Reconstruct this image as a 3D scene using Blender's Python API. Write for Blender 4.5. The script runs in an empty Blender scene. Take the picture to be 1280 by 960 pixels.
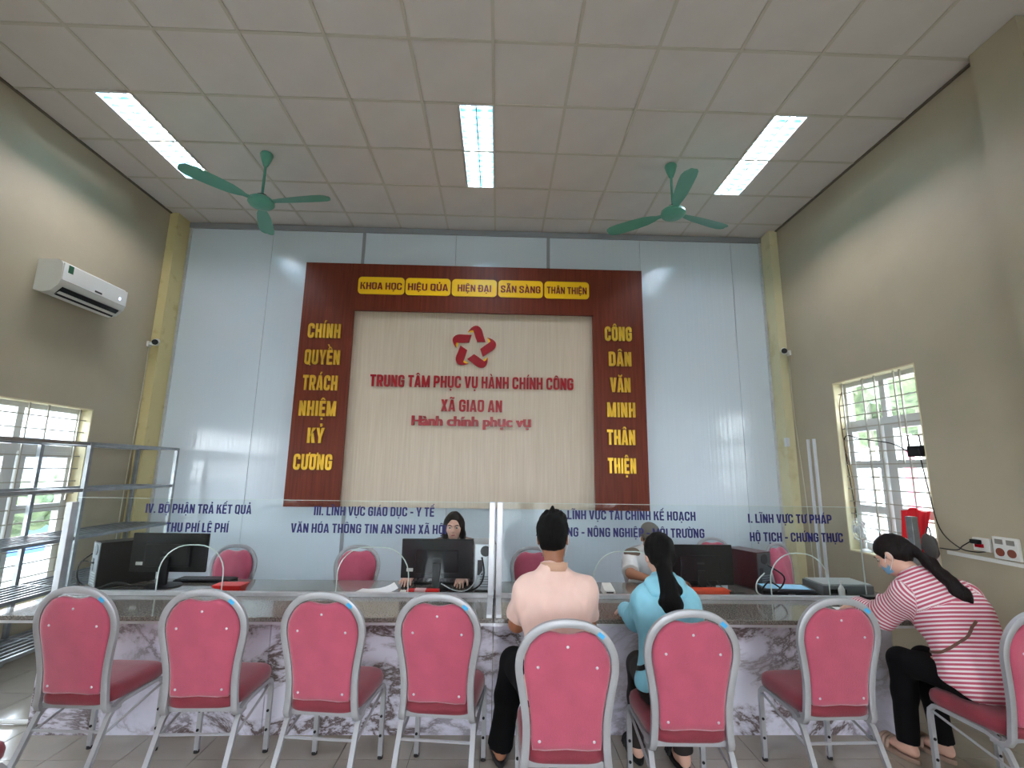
import bpy, bmesh, math, random
import numpy as np
from mathutils import Vector, Matrix, noise as mnoise
random.seed(7)
S = bpy.context.scene
COL = S.collection
PI = math.pi
CEIL = 4.64; XL = -4.04; XR = 3.46; YB = 5.70; YR = -5.30
EYE = 1.62
# ------------------------------------------------------------ camera
cam_d = bpy.data.cameras.new('camera'); cam = bpy.data.objects.new('camera', cam_d); COL.objects.link(cam)
F_PX = 593.06; P_, Y_, R_ = 0.178760565, 0.0266091402, 0.0146332581
fw = Vector((math.sin(Y_)*math.cos(P_), math.cos(Y_)*math.cos(P_), math.sin(P_)))
rt = Vector((math.cos(Y_), -math.sin(Y_), 0)); up0 = rt.cross(fw)
rt2 = math.cos(R_)*rt + math.sin(R_)*up0; up2 = -math.sin(R_)*rt + math.cos(R_)*up0
mw = Matrix((rt2, up2, -fw)).transposed().to_4x4(); mw.translation = (0, 0, EYE)
cam.matrix_world = mw
cam_d.sensor_fit = 'HORIZONTAL'; cam_d.sensor_width = 36; cam_d.lens = 36*F_PX/1280; cam_d.clip_start = .05
S.camera = cam
# ------------------------------------------------------------ world
w = bpy.data.worlds.new('sky'); S.world = w; w.use_nodes = True
nt = w.node_tree; nt.nodes.clear()
o_ = nt.nodes.new('ShaderNodeOutputWorld'); bg = nt.nodes.new('ShaderNodeBackground')
tc = nt.nodes.new('ShaderNodeTexCoord'); sp = nt.nodes.new('ShaderNodeSeparateXYZ'); rp = nt.nodes.new('ShaderNodeValToRGB')
nt.links.new(tc.outputs['Generated'], sp.inputs[0]); nt.links.new(sp.outputs['Z'], rp.inputs[0])
rp.color_ramp.elements[0].position = 0.0; rp.color_ramp.elements[0].color = (.92, .95, 1, 1)
rp.color_ramp.elements[1].position = 1.0; rp.color_ramp.elements[1].color = (.62, .78, 1, 1)
nt.links.new(rp.outputs[0], bg.inputs[0]); bg.inputs[1].default_value = 5.5
nt.links.new(bg.outputs[0], o_.inputs[0])
TUBE = 42.0
S.view_settings.view_transform = 'Standard'; S.view_settings.look = 'None'
S.view_settings.gamma = 1; S.view_settings.use_curve_mapping = False
S.view_settings.exposure = 1.76
S.cycles.use_denoising = True
S.cycles.max_bounces = 8; S.cycles.diffuse_bounces = 5; S.cycles.transparent_max_bounces = 16
S.cycles.caustics_reflective = False; S.cycles.caustics_refractive = False
S.cycles.sample_clamp_indirect = 6
# ------------------------------------------------------------ materials
def srgb(c):
    return tuple((x/12.92 if x <= .04045 else ((x+.055)/1.055)**2.4) for x in [v/255 for v in c])
MATS = {}
def mat(name, rgb, rough=.5, metal=0., spec=.5, noise=0., nscale=8., bump=0., bscale=40., rgb2=None, stretch=None, coat=0., sheen=0., emit=0., ramp=(.35, .65), detail=4):
    if name in MATS: return MATS[name]
    m = bpy.data.materials.new(name); m.use_nodes = True; n = m.node_tree.nodes; l = m.node_tree.links
    b = n['Principled BSDF']; c = srgb(rgb)+(1,)
    b.inputs['Base Color'].default_value = c; b.inputs['Roughness'].default_value = rough; b.inputs['Metallic'].default_value = metal
    b.inputs['Specular IOR Level'].default_value = spec; b.inputs['Coat Weight'].default_value = coat; b.inputs['Sheen Weight'].default_value = sheen
    if emit: b.inputs['Emission Color'].default_value = c; b.inputs['Emission Strength'].default_value = emit
    t = n.new('ShaderNodeTexCoord'); mp = n.new('ShaderNodeMapping'); l.new(t.outputs['Object'], mp.inputs[0])
    if stretch: mp.inputs['Scale'].default_value = stretch
    if noise or rgb2:
        nz = n.new('ShaderNodeTexNoise'); nz.inputs['Scale'].default_value = nscale; nz.inputs['Detail'].default_value = detail; l.new(mp.outputs[0], nz.inputs[0])
        r = n.new('ShaderNodeValToRGB'); l.new(nz.outputs[0], r.inputs[0])
        r.color_ramp.elements[0].position, r.color_ramp.elements[1].position = ramp
        c2 = srgb(rgb2)+(1,) if rgb2 else tuple(x*(1-noise) for x in c[:3])+(1,)
        r.color_ramp.elements[0].color = c2; r.color_ramp.elements[1].color = c
        l.new(r.outputs[0], b.inputs['Base Color'])
    if bump:
        nb = n.new('ShaderNodeTexNoise'); nb.inputs['Scale'].default_value = bscale; l.new(mp.outputs[0], nb.inputs[0])
        bp = n.new('ShaderNodeBump'); bp.inputs['Strength'].default_value = bump; bp.inputs['Distance'].default_value = .01
        l.new(nb.outputs[0], bp.inputs['Height']); l.new(bp.outputs[0], b.inputs['Normal'])
    MATS[name] = m; return m
def glass_mat(name, tint=(.93, .97, .95), f=1.0, rough=.0):
    m = bpy.data.materials.new(name); m.use_nodes = True; n = m.node_tree.nodes; l = m.node_tree.links; n.clear()
    o = n.new('ShaderNodeOutputMaterial'); mx = n.new('ShaderNodeMixShader'); tr = n.new('ShaderNodeBsdfTransparent'); gl = n.new('ShaderNodeBsdfGlossy')
    ge = n.new('ShaderNodeNewGeometry'); dt = n.new('ShaderNodeVectorMath'); dt.operation = 'DOT_PRODUCT'
    l.new(ge.outputs['Incoming'], dt.inputs[0]); l.new(ge.outputs['Normal'], dt.inputs[1])
    def mth(op, a, b_=None):
        q = n.new('ShaderNodeMath'); q.operation = op
        for i, v in enumerate((a, b_)):
            if v is None: continue
            if isinstance(v, float): q.inputs[i].default_value = v
            else: l.new(v, q.inputs[i])
        return q.outputs[0]
    sch = mth('MULTIPLY', mth('ADD', mth('MULTIPLY', mth('POWER', mth('SUBTRACT', 1.0, mth('ABSOLUTE', dt.outputs['Value'])), 5.0), .96), .04), float(f))
    tr.inputs[0].default_value = tint+(1,); gl.inputs['Roughness'].default_value = rough; gl.inputs[0].default_value = (1, 1, 1, 1)
    l.new(sch, mx.inputs[0]); l.new(tr.outputs[0], mx.inputs[1]); l.new(gl.outputs[0], mx.inputs[2]); l.new(mx.outputs[0], o.inputs[0])
    return m
wall_m = mat('cream_paint', (175, 165, 142), .55, noise=.10, nscale=1.3, bump=.04, bscale=60)
pil_m = mat('yellow_paint', (206, 192, 140), .6, rgb2=(176, 158, 104), nscale=5, ramp=(.28, .42), bump=.05)
reveal_m = mat('reveal_paint', (226, 216, 178), .6, noise=.15, nscale=4)
ceil_m = mat('ceiling_board', (214, 208, 204), .42, noise=.06, nscale=3)
grid_m = mat('ceiling_grid', (196, 190, 178), .5)
edge_dark_m = mat('dark_gap', (104, 98, 86), .8)
floor_m = mat('floor_tile_glaze', (166, 157, 144), .16, noise=.12, nscale=4, coat=.3)
grout_m = mat('grout', (120, 112, 98), .8)
alu = mat('aluminium', (208, 211, 216), .36, .5, noise=.1, nscale=20)
alu_w = mat('white_aluminium', (214, 218, 222), .4, .1)
steel_m = mat('rack_steel', (150, 154, 156), .3, .8, noise=.2, nscale=14)
frame_m = mat('chair_frame_paint', (172, 173, 177), .42, .35, noise=.08, nscale=18)
fabric = mat('crimson_velvet_lit', (184, 76, 102), .75, noise=.14, nscale=9, bump=.15, bscale=160, sheen=.5)  # seat velvet coloured lighter pink for the light falling on the backs
seat_fab = mat('crimson_velvet', (132, 34, 52), .7, noise=.16, nscale=12, bump=.15, bscale=160, sheen=.3)
plastic_blk = mat('black_plastic', (10, 10, 12), .45, spec=.3)
plastic_dk = mat('dark_plastic', (44, 44, 47), .4)
plastic_wh = mat('white_plastic', (220, 221, 216), .35)
rubber = mat('black_rubber', (18, 18, 18), .7)
gold = mat('gold_mirror', (240, 192, 70), .3, .7, noise=.2, nscale=7)
red_m = mat('red_acrylic', (158, 4, 24), .25)
yellow_m = mat('yellow_acrylic', (255, 206, 20), .3)
maroon_m = mat('maroon_acrylic', (122, 20, 30), .35)
blue_txt = mat('navy_vinyl', (12, 14, 96), .5)
paper = mat('paper', (232, 234, 236), .8, noise=.04, nscale=20)
paper_b = mat('blue_paper', (150, 205, 236), .7, noise=.1, nscale=30)
glass = glass_mat('partition_glass', (.945, .97, .97), .3)
wglass = glass_mat('window_glass', (.94, .96, .96), 1.)
edge_m = mat('glass_edge', (205, 222, 216), .1, coat=.5)
fan_m = mat('fan_green', (92, 160, 140), .35, noise=.05)
skin_m = mat('skin', (178, 124, 96), .5, noise=.1, nscale=14)
skin_l = mat('light_skin', (214, 168, 148), .5, noise=.08, nscale=14)
skin_d = mat('tan_skin', (160, 106, 78), .5, noise=.1, nscale=14)
hair_m = mat('black_hair', (6, 5, 5), .6, spec=.15, noise=.5, nscale=30, stretch=(6, 6, .6), bump=.5, bscale=60)
mask_m = mat('blue_mask', (120, 170, 205), .8)
maskw_m = mat('white_mask', (225, 228, 230), .8)
def wood_mat(name, c1, c2, sc=(14, 14, .7), rough=.35):
    return mat(name, c1, rough, rgb2=c2, nscale=3.0, stretch=sc, ramp=(.3, .7), detail=8)
brown_wood = mat('brown_veneer', (118, 48, 27), .4, spec=.3, rgb2=(92, 34, 17), nscale=3.0, stretch=(14, 14, .7), ramp=(.3, .7), detail=8)
pale_wood = wood_mat('pale_veneer', (208, 193, 174), (194, 178, 156), (22, 22, .6), .4)
# granite
def granite():
    m = mat('granite', (138, 134, 126), .12, rgb2=(84, 82, 78), nscale=110, ramp=(.36, .62), detail=8, coat=.4); return m
granite_m = granite()
def marble():
    m = bpy.data.materials.new('marble'); m.use_nodes = True; n = m.node_tree.nodes; l = m.node_tree.links; b = n['Principled BSDF']
    t = n.new('ShaderNodeTexCoord'); mp = n.new('ShaderNodeMapping'); mp.inputs['Rotation'].default_value = (0, .7, 0); mp.inputs['Scale'].default_value = (1.2, 1, 2.0); l.new(t.outputs['Object'], mp.inputs[0])
    nz = n.new('ShaderNodeTexNoise'); nz.inputs['Scale'].default_value = 2.0; nz.inputs['Detail'].default_value = 10; nz.inputs['Roughness'].default_value = .66; nz.inputs['Distortion'].default_value = .5
    l.new(mp.outputs[0], nz.inputs[0]); s = n.new('ShaderNodeMath'); s.operation = 'SUBTRACT'; s.inputs[1].default_value = .5; l.new(nz.outputs[0], s.inputs[0])
    a = n.new('ShaderNodeMath'); a.operation = 'ABSOLUTE'; l.new(s.outputs[0], a.inputs[0])
    r = n.new('ShaderNodeValToRGB'); l.new(a.outputs[0], r.inputs[0]); e = r.color_ramp.elements
    e[0].position = 0; e[0].color = srgb((92, 80, 80))+(1,); e[1].position = .085; e[1].color = srgb((216, 214, 228))+(1,)
    k = e.new(.012); k.color = srgb((120, 108, 108))+(1,); k = e.new(.034); k.color = srgb((184, 180, 192))+(1,)
    # patches where veins gather
    n2 = n.new('ShaderNodeTexNoise'); n2.inputs['Scale'].default_value = 1.1; l.new(t.outputs['Object'], n2.inputs[0])
    r2 = n.new('ShaderNodeValToRGB'); l.new(n2.outputs[0], r2.inputs[0]); r2.color_ramp.elements[0].position = .5; r2.color_ramp.elements[1].position = .68
    mx = n.new('ShaderNodeMix'); mx.data_type = 'RGBA'; l.new(r2.outputs[0], mx.inputs[0]); l.new(r.outputs[0], mx.inputs[6]); mx.inputs[7].default_value = srgb((212, 210, 226))+(1,)
    l.new(mx.outputs[2], b.inputs['Base Color']); b.inputs['Roughness'].default_value = .18
    MATS['marble'] = m; return m
marble_m = marble()
def pvc():
    m = bpy.data.materials.new('pvc_panel'); m.use_nodes = True; n = m.node_tree.nodes; l = m.node_tree.links; b = n['Principled BSDF']
    b.inputs['Base Color'].default_value = srgb((206, 218, 228))+(1,); b.inputs['Roughness'].default_value = .13
    t = n.new('ShaderNodeTexCoord'); sx = n.new('ShaderNodeSeparateXYZ'); l.new(t.outputs['Object'], sx.inputs[0])
    nz = n.new('ShaderNodeTexNoise'); nz.noise_dimensions = '1D'; nz.inputs['Scale'].default_value = 26; nz.inputs['Detail'].default_value = 2; l.new(sx.outputs['X'], nz.inputs['W'])
    bp = n.new('ShaderNodeBump'); bp.inputs['Strength'].default_value = .35; bp.inputs['Distance'].default_value = .004
    l.new(nz.outputs[0], bp.inputs['Height']); l.new(bp.outputs[0], b.inputs['Normal']); return m
pvc_m = pvc()
# ------------------------------------------------------------ builders
LOC = {}
class B:
    def __init__(s): s.bm = bmesh.new()
    def box(s, c, d, rot=None, bev=0.):
        r = bmesh.ops.create_cube(s.bm, size=1); v = r['verts']
        M = Matrix.Translation(Vector(c)) @ (rot.to_4x4() if rot else Matrix.Identity(4)) @ Matrix.Diagonal((d[0], d[1], d[2], 1))
        bmesh.ops.transform(s.bm, matrix=M, verts=v)
        if bev:
            e = list({e for x in v for e in x.link_edges}); bmesh.ops.bevel(s.bm, geom=e, offset=bev, segments=2, affect='EDGES', profile=.6)
        return s
    def bb(s, x0, x1, y0, y1, z0, z1, bev=0.): return s.box(((x0+x1)/2, (y0+y1)/2, (z0+z1)/2), (abs(x1-x0), abs(y1-y0), abs(z1-z0)), bev=bev)
    def cyl(s, a, b, r, r2=None, n=16, cap=True):
        a, b = Vector(a), Vector(b); d = b-a
        q = Vector((0, 0, 1)).rotation_difference(d.normalized()).to_matrix().to_4x4()
        M = Matrix.Translation((a+b)/2) @ q
        bmesh.ops.create_cone(s.bm, cap_ends=cap, segments=n, radius1=r, radius2=r if r2 is None else r2, depth=d.length, matrix=M); return s
    def sph(s, c, r, n=16, rot=None):
        if not hasattr(r, '__len__'): r = (r, r, r)
        M = Matrix.Translation(Vector(c)) @ (rot.to_4x4() if rot else Matrix.Identity(4)) @ Matrix.Diagonal((r[0], r[1], r[2], 1))
        bmesh.ops.create_uvsphere(s.bm, u_segments=n, v_segments=max(6, n//2), radius=1, matrix=M); return s
    def tube(s, pts, r, n=8, prof=None, closed=False, smooth=0, side=None):
        P = [Vector(p) for p in pts]
        if smooth: P = crom(P, smooth, closed)
        N = len(P); rings = []; prev = Vector(side) if side else None
        for i, p in enumerate(P):
            if closed: t = P[(i+1) % N]-P[i-1]
            else: t = P[min(i+1, N-1)]-P[max(i-1, 0)]
            t.normalize()
            if prev is None: prev = Vector((0, 0, 1)) if abs(t.z) < .9 else Vector((0, 1, 0))
            ref = Vector(side) if side else prev
            u = (ref-t*ref.dot(t)).normalized(); v = t.cross(u); prev = u
            rr = r[i*(len(r)-1)//max(N-1, 1)] if hasattr(r, '__len__') else r
            if prof: ring = [s.bm.verts.new(p+u*a+v*b) for a, b in prof]
            else: ring = [s.bm.verts.new(p+(u*math.cos(2*PI*k/n)+v*math.sin(2*PI*k/n))*rr) for k in range(n)]
            rings.append(ring)
        m = len(rings[0]); R = range(N if closed else N-1)
        for i in R:
            a, b = rings[i], rings[(i+1) % N]
            for k in range(m): s.bm.faces.new((a[k], a[(k+1) % m], b[(k+1) % m], b[k]))
        if not closed: s.bm.faces.new(rings[0][::-1]); s.bm.faces.new(rings[-1])
        return s
    def loft(s, rings, cap=True):
        R = [[s.bm.verts.new(Vector(p)) for p in r] for r in rings]; m = len(R[0])
        for a, b in zip(R[:-1], R[1:]):
            for k in range(m): s.bm.faces.new((a[k], a[(k+1) % m], b[(k+1) % m], b[k]))
        if cap: s.bm.faces.new(R[0][::-1]); s.bm.faces.new(R[-1])
        return s
    def lathe(s, prof, c=(0, 0, 0), n=24):
        c = Vector(c); return s.loft([[c+Vector((r*math.cos(2*PI*k/n), r*math.sin(2*PI*k/n), z)) for k in range(n)] for r, z in prof])
    def prism(s, out, ax, a, b):
        def q(u, v, t): return {'x': (t, u, v), 'y': (u, t, v), 'z': (u, v, t)}[ax]
        return s.loft([[q(u, v, a) for u, v in out], [q(u, v, b) for u, v in out]])
    def obj(s, name, m, parent=None, smooth=False, auto=False, **k):
        bmesh.ops.recalc_face_normals(s.bm, faces=s.bm.faces)
        me = bpy.data.meshes.new(name); o = bpy.data.objects.new(name, me)
        if parent is not None:
            L = LOC.get(parent.name)
            if L is not None: bmesh.ops.translate(s.bm, vec=-L, verts=s.bm.verts); LOC[o.name] = L
            o.parent = parent
        else:
            v = s.bm.verts; 
            xs = [q.co.x for q in v]; ys = [q.co.y for q in v]; zs = [q.co.z for q in v]
            L = Vector(((min(xs)+max(xs))/2, (min(ys)+max(ys))/2, min(zs)))
            if k.pop('keep', False): L = Vector((0, 0, 0))
            bmesh.ops.translate(s.bm, vec=-L, verts=v); o.location = L; LOC[o.name] = L
        s.bm.to_mesh(me); s.bm.free()
        if isinstance(m, (list, tuple)):
            for q in m: me.materials.append(q)
        else: me.materials.append(m)
        if smooth: me.shade_smooth()
        if auto:
            me.shade_smooth()
            try: me.set_sharp_from_angle(angle=math.radians(40))
            except Exception: pass
        COL.objects.link(o)
        for a, b in k.items(): o[a] = b
        return o
def crom(P, k, closed=False):
    out = []; N = len(P)
    for i in range(N if closed else N-1):
        if closed: p0, p1, p2, p3 = P[i-1], P[i], P[(i+1) % N], P[(i+2) % N]
        else: p0, p1, p2, p3 = P[max(i-1, 0)], P[i], P[i+1], P[min(i+2, N-1)]
        for j in range(k):
            t = j/k; out.append(.5*((2*p1)+(-p0+p2)*t+(2*p0-5*p1+4*p2-p3)*t*t+(-p0+3*p1-3*p2+p3)*t**3))
    if not closed: out.append(P[-1])
    return out
def thing(name, label, cat, loc=(0, 0, 0), rz=0, group=None, world=True):
    o = bpy.data.objects.new(name, None); COL.objects.link(o); o.location = loc; o.rotation_euler = (0, 0, rz); o.empty_display_size = .1
    o['label'] = label; o['category'] = cat
    if group: o['group'] = group
    if world: LOC[o.name] = Vector(loc)
    return o
def tag(o, label, cat, group=None):
    o['label'] = label; o['category'] = cat
    if group: o['group'] = group
    return o
def copy_tree(o, parent=None):
    c = o.copy(); COL.objects.link(c)
    if parent: c.parent = parent
    for ch in list(o.children): copy_tree(ch, c)
    return c
def place(proto, used, loc, rz, label, group=None, scale=None):
    o = proto if not used else copy_tree(proto)
    o.location = loc; o.rotation_euler = (0, 0, rz); o['label'] = label
    if group: o['group'] = group
    if scale: o.scale = (scale,)*3
    return o
def text(body, x0, x1, zb, cap, y, m, parent, name='lettering', depth=.012, bold=.02, shear=0.):
    def mk(t):
        c = bpy.data.curves.new('t', 'FONT'); c.body = t; c.offset = 0; c.extrude = .5; c.resolution_u = 3; c.shear = shear
        o = bpy.data.objects.new('t', c); COL.objects.link(o); me = bpy.data.meshes.new_from_object(o.evaluated_get(bpy.context.evaluated_depsgraph_get()))
        bpy.data.objects.remove(o); bpy.data.curves.remove(c)
        a = np.zeros(len(me.vertices)*3, np.float32); me.vertices.foreach_get('co', a); return me, a.reshape(-1, 3)
    if ('H', bold) not in MATS:
        mh, ah = mk('H'); MATS[('H', bold)] = (float(ah[:, 1].min()), float(ah[:, 1].max())); bpy.data.meshes.remove(mh)
    hb, ht = MATS[('H', bold)]
    me, a = mk(body); mn, mxx = a[:, 0].min(), a[:, 0].max()
    sx = (x1-x0)/(mxx-mn); sz = cap/(ht-hb)
    out = np.stack([x0+(a[:, 0]-mn)*sx, y-(a[:, 2]+.5)*depth, zb+(a[:, 1]-hb)*sz], 1)
    L = LOC.get(parent.name, Vector((0, 0, 0))) if parent else Vector((0, 0, 0)); out -= np.array(L, np.float32)
    me.vertices.foreach_set('co', out.astype(np.float32).ravel()); me.update(); me.materials.clear(); me.materials.append(m)
    if bold:
        bm = bmesh.new(); bm.from_mesh(me); src = bm.faces[:]+bm.edges[:]+bm.verts[:]; q = 0
        for dx in (-1, -.33, .33, 1):
            for dz in (-1, 1):
                q += 1; r = bmesh.ops.duplicate(bm, geom=src); vs = [e for e in r['geom'] if isinstance(e, bmesh.types.BMVert)]
                bmesh.ops.translate(bm, vec=(dx*bold*cap, -q*.00012, dz*.012*cap), verts=vs)
        bm.to_mesh(me); bm.free()
    me.name = name; o = bpy.data.objects.new(name, me); o.parent = parent; COL.objects.link(o); return o
import unicodedata
def fillet(P, r, n=5):
    out = [P[0]]
    for a, b, c in zip(P[:-2], P[1:-1], P[2:]):
        a, b, c = Vector(a), Vector(b), Vector(c); u = (a-b); v = (c-b); q = min(r, u.length*.5, v.length*.5)
        p0 = b+u.normalized()*q; p1 = b+v.normalized()*q
        out += [tuple(p0*(1-t)**2+b*2*t*(1-t)+p1*t*t) for t in [k/n for k in range(n+1)]]
    return out+[P[-1]]
def glyph(ch, t):
    """strokes and polygons of one condensed capital, cap height 1: (width, [polyline...], [polygon...])"""
    w = .50; h = t/2; L, R, T_, B_ = h, w-h, 1-h*.85, h*.85; r = .17; m = w/2; S_ = []; G_ = []
    o_path = [(m, T_), (L, T_), (L, B_), (R, B_), (R, T_), (m, T_)]
    if ch in 'OQ': S_ = [fillet(o_path, r)]
    if ch == 'Q': G_ = [[(m+.02, .24), (m+.12, .24), (w+.02, -.06), (w-.12, -.06)]]
    if ch in 'CG': S_ = [fillet([(R, .66), (R, T_), (L, T_), (L, B_), (R, B_), (R, .36)], r)]
    if ch == 'G': S_ += [[(R, .30), (R, .54)], [(m-.01, .49), (w, .49)]]
    if ch in 'DĐ': S_ = [[(L, 0), (L, 1)], fillet([(L, T_), (R, T_), (R, B_), (L, B_)], r)]
    if ch == 'Đ': S_ += [[(-.08, .5), (L+.2, .5)]]
    if ch in 'PR': S_ = [[(L, 0), (L, 1)], fillet([(L, T_), (R, T_), (R, .44), (L, .44)], r)]
    if ch == 'R': G_ = [[(m-.06, .44), (m+.10, .44), (w+.02, 0), (w-t*1.05, 0)]]
    if ch == 'B': S_ = [[(L, 0), (L, 1)], fillet([(L, T_), (R-.01, T_), (R-.01, .52), (L, .52)], r*.8), fillet([(L, .50), (R, .50), (R, B_), (L, B_)], r*.8)]
    if ch == 'S': S_ = [fillet([(R, .68), (R, T_), (L, T_), (L, .60), (R, .42), (R, B_), (L, B_), (L, .32)], r)]
    if ch == 'U': S_ = [fillet([(L, 1), (L, B_), (R, B_), (R, 1)], r)]
    if ch == 'H': S_ = [[(L, 0), (L, 1)], [(R, 0), (R, 1)], [(L, .5), (R, .5)]]
    if ch == 'E': w = .44; S_ = [[(L, 0), (L, 1)], [(L, T_), (w, T_)], [(L, .51), (w-.04, .51)], [(L, B_), (w, B_)]]
    if ch == 'I': w = t; S_ = [[(h, 0), (h, 1)]]
    if ch == 'L': w = .42; S_ = [[(L, 0), (L, 1)], [(L, B_), (w, B_)]]
    if ch == 'T': w = .46; S_ = [[(.23, 0), (.23, 1)], [(0, T_), (w, T_)]]
    if ch == 'N': S_ = [[(L, 0), (L, 1)], [(R, 0), (R, 1)]]; G_ = [[(0, 1), (t, 1), (w, 0), (w-t, 0)]]
    if ch == 'M': w = .66; S_ = [[(h, 0), (h, 1)], [(w-h, 0), (w-h, 1)]]; G_ = [[(0, 1), (t*1.05, 1), (w/2, .36), (w-t*1.05, 1), (w, 1), (w/2+t*.42, 0), (w/2-t*.42, 0)]]
    if ch == 'V': G_ = [[(-.02, 1), (t, 1), (m, .27), (w-t, 1), (w+.02, 1), (m+t*.58, 0), (m-t*.58, 0)]]
    if ch == 'A': G_ = [[(-.02, 0), (t*.95, 0), (m, .75), (w-t*.95, 0), (w+.02, 0), (m+t*.6, 1), (m-t*.6, 1)], [(t*.9, .17), (w-t*.9, .17), (w-t*1.1, .31), (t*1.1, .31)]]
    if ch == 'X': G_ = [[(0, 0), (t*1.1, 0), (w, 1), (w-t*1.1, 1)], [(0, 1), (t*1.1, 1), (w, 0), (w-t*1.1, 0)]]
    if ch == 'Y': S_ = [[(m, 0), (m, .45)]]; G_ = [[(-.02, 1), (t, 1), (m, .56), (w-t, 1), (w+.02, 1), (m+h, .38), (m-h, .38)]]
    if ch == 'K': S_ = [[(h, 0), (h, 1)]]; G_ = [[(t*.9, .36), (w-t*1.05, 1), (w+.02, 1), (t*.9, .60-.10)], [(t*1.3, .55), (t*2.1, .68), (w+.03, 0), (w-t, 0)]]
    if ch == '-': w = .30; S_ = [[(.0, .42), (.30, .42)]]
    if ch == '.': w = t; G_ = [[(0, 0), (t, 0), (t, t), (0, t)]]
    if ch == ' ': w = .16
    return w, S_, G_
def marks(ms, w, base):
    S_ = []; G_ = []; c = w/2; top = 1.07
    for q in ms:
        if q == '\u0302': G_.append([(c-.17, top), (c-.06, top+.15), (c+.06, top+.15), (c+.17, top), (c+.07, top), (c, top+.07), (c-.07, top)]); 
        if q == '\u0306': S_.append(('t', fillet([(c-.13, top+.13), (c-.10, top+.03), (c+.10, top+.03), (c+.13, top+.13)], .08)))
        if q == '\u031b': S_.append(('t', fillet([(w-.08, .93), (w+.06, .93), (w+.06, 1.10)], .06)))
        if q == '\u0323': G_.append([(c-.07, -.24), (c+.07, -.24), (c+.07, -.11), (c-.07, -.11)])
    hat = '\u0302' in ms or '\u0306' in ms
    y = top+(.15 if hat else 0); x = c+(.08 if hat else 0)
    for q in ms:
        if q == '\u0301': G_.append([(x-.05, y), (x+.04, y), (x+.15, y+.17), (x+.03, y+.17)])
        if q == '\u0300': x2 = c-(.08 if hat else 0); G_.append([(x2-.04, y), (x2+.05, y), (x2-.03, y+.17), (x2-.15, y+.17)])
        if q == '\u0309': S_.append(('t', fillet([(c-.06, y+.15), (c+.06, y+.17), (c+.06, y+.08), (c, y+.06), (c, y)], .03)))
        if q == '\u0303': S_.append(('t', fillet([(c-.16, y+.03), (c-.09, y+.12), (c+.09, y+.03), (c+.16, y+.12)], .06)))
    return S_, G_
def letters(body, x0, x1, zb, cap, y, m, parent, depth=.012, t=.17, name='lettering'):
    P = []; x = 0
    for ch in unicodedata.normalize('NFC', body):
        d = unicodedata.normalize('NFD', ch); bch = d[0]; w_, S_, G_ = glyph(bch, t); ms = d[1:]; S2, G2 = marks(ms, w_, bch)
        P.append((x, [(t, q) for q in S_]+[(.10, q[1]) for q in S2], G_+G2)); x += w_+(.085 if ch != ' ' else .06)
    tot = x-.085; sx = (x1-x0)/tot; b = B(); k = 0
    for ox, S_, G_ in P:
        for th, pl in S_:
            k += 1; yy = y-depth-(k % 5)*.00015; pts = [Vector((p[0], p[1])) for p in pl]; pts = [p for i, p in enumerate(pts) if i == 0 or (p-pts[i-1]).length > 1e-4]; n = len(pts); rings = []
            closed = (pts[0]-pts[-1]).length < 1e-4
            for i, p in enumerate(pts):
                a = (p-pts[i-1]).normalized() if i else ((p-pts[-2]).normalized() if closed else (pts[1]-p).normalized()); c = (pts[i+1]-p).normalized() if i < n-1 else ((pts[1]-p).normalized() if closed else a)
                nn = Vector((-a.y-c.y, a.x+c.x)).normalized(); f = th/2/max(.5, nn.dot(Vector((-a.y, a.x))))
                l_, r_2 = p+nn*f, p-nn*f
                rings.append([(x0+(ox+l_.x)*sx, y, zb+l_.y*cap), (x0+(ox+r_2.x)*sx, y, zb+r_2.y*cap), (x0+(ox+r_2.x)*sx, yy, zb+r_2.y*cap), (x0+(ox+l_.x)*sx, yy, zb+l_.y*cap)])
            b.loft(rings)
        for G in G_:
            k += 1; yy = y-depth-(k % 5)*.00015; b.prism([(x0+(ox+p[0])*sx, zb+p[1]*cap) for p in G], 'y', yy, y)
    return b.obj(name, m, parent)
def struct(b, name, m, **k):
    o = b.obj(name, m, **k); o['kind'] = 'structure'; return o
def hang(a, b, sag, n=8):
    a, b = Vector(a), Vector(b)
    return [a.lerp(b, i/n)-Vector((0, 0, sag*4*(i/n)*(1-i/n))) for i in range(n+1)]

# ------------------------------------------------------------ setting: floor
fl = struct(B().bb(XL-.2, XR+.2, YR-.2, YB+.1, -.12, -.008), 'floor', grout_m, keep=True)
T = .4; X0 = -2.47-4*T; Y0 = 3.03
def ftile(x0, y0, x1, y1):
    g = .002; b = B(); b.bb(x0+g, x1-g, y0+g, y1-g, -.01, 0); return b
tm = None; rest = B()
i0 = -1
for i in range(0, 20):
    for j in range(-21, 7):
        x0, x1 = max(X0+(i-1)*T, XL), min(X0+i*T, XR); y0, y1 = max(Y0+j*T, YR), min(Y0+(j+1)*T, YB)
        if x1-x0 < .02 or y1-y0 < .02: continue
        full = abs(x1-x0-T) < 1e-4 and abs(y1-y0-T) < 1e-4
        if y1 < 2.2: rest.bb(x0+.002, x1-.002, y0+.002, y1-.002, -.01, 0); continue
        if full and tm:
            o = bpy.data.objects.new('tile', tm); o.parent = fl; COL.objects.link(o)
        elif full:
            b = B().bb(.002, T-.002, .002, T-.002, -.01, 0); o = b.obj('tile', floor_m, fl); tm = o.data
        else: b = B().bb(.002, x1-x0-.002, .002, y1-y0-.002, -.01, 0); o = b.obj('tile', floor_m, fl)
        o.location = (x0, y0, random.uniform(-.0004, .0004))
r_ = rest.obj('tile', floor_m, fl); r_['kind'] = 'stuff'
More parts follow.
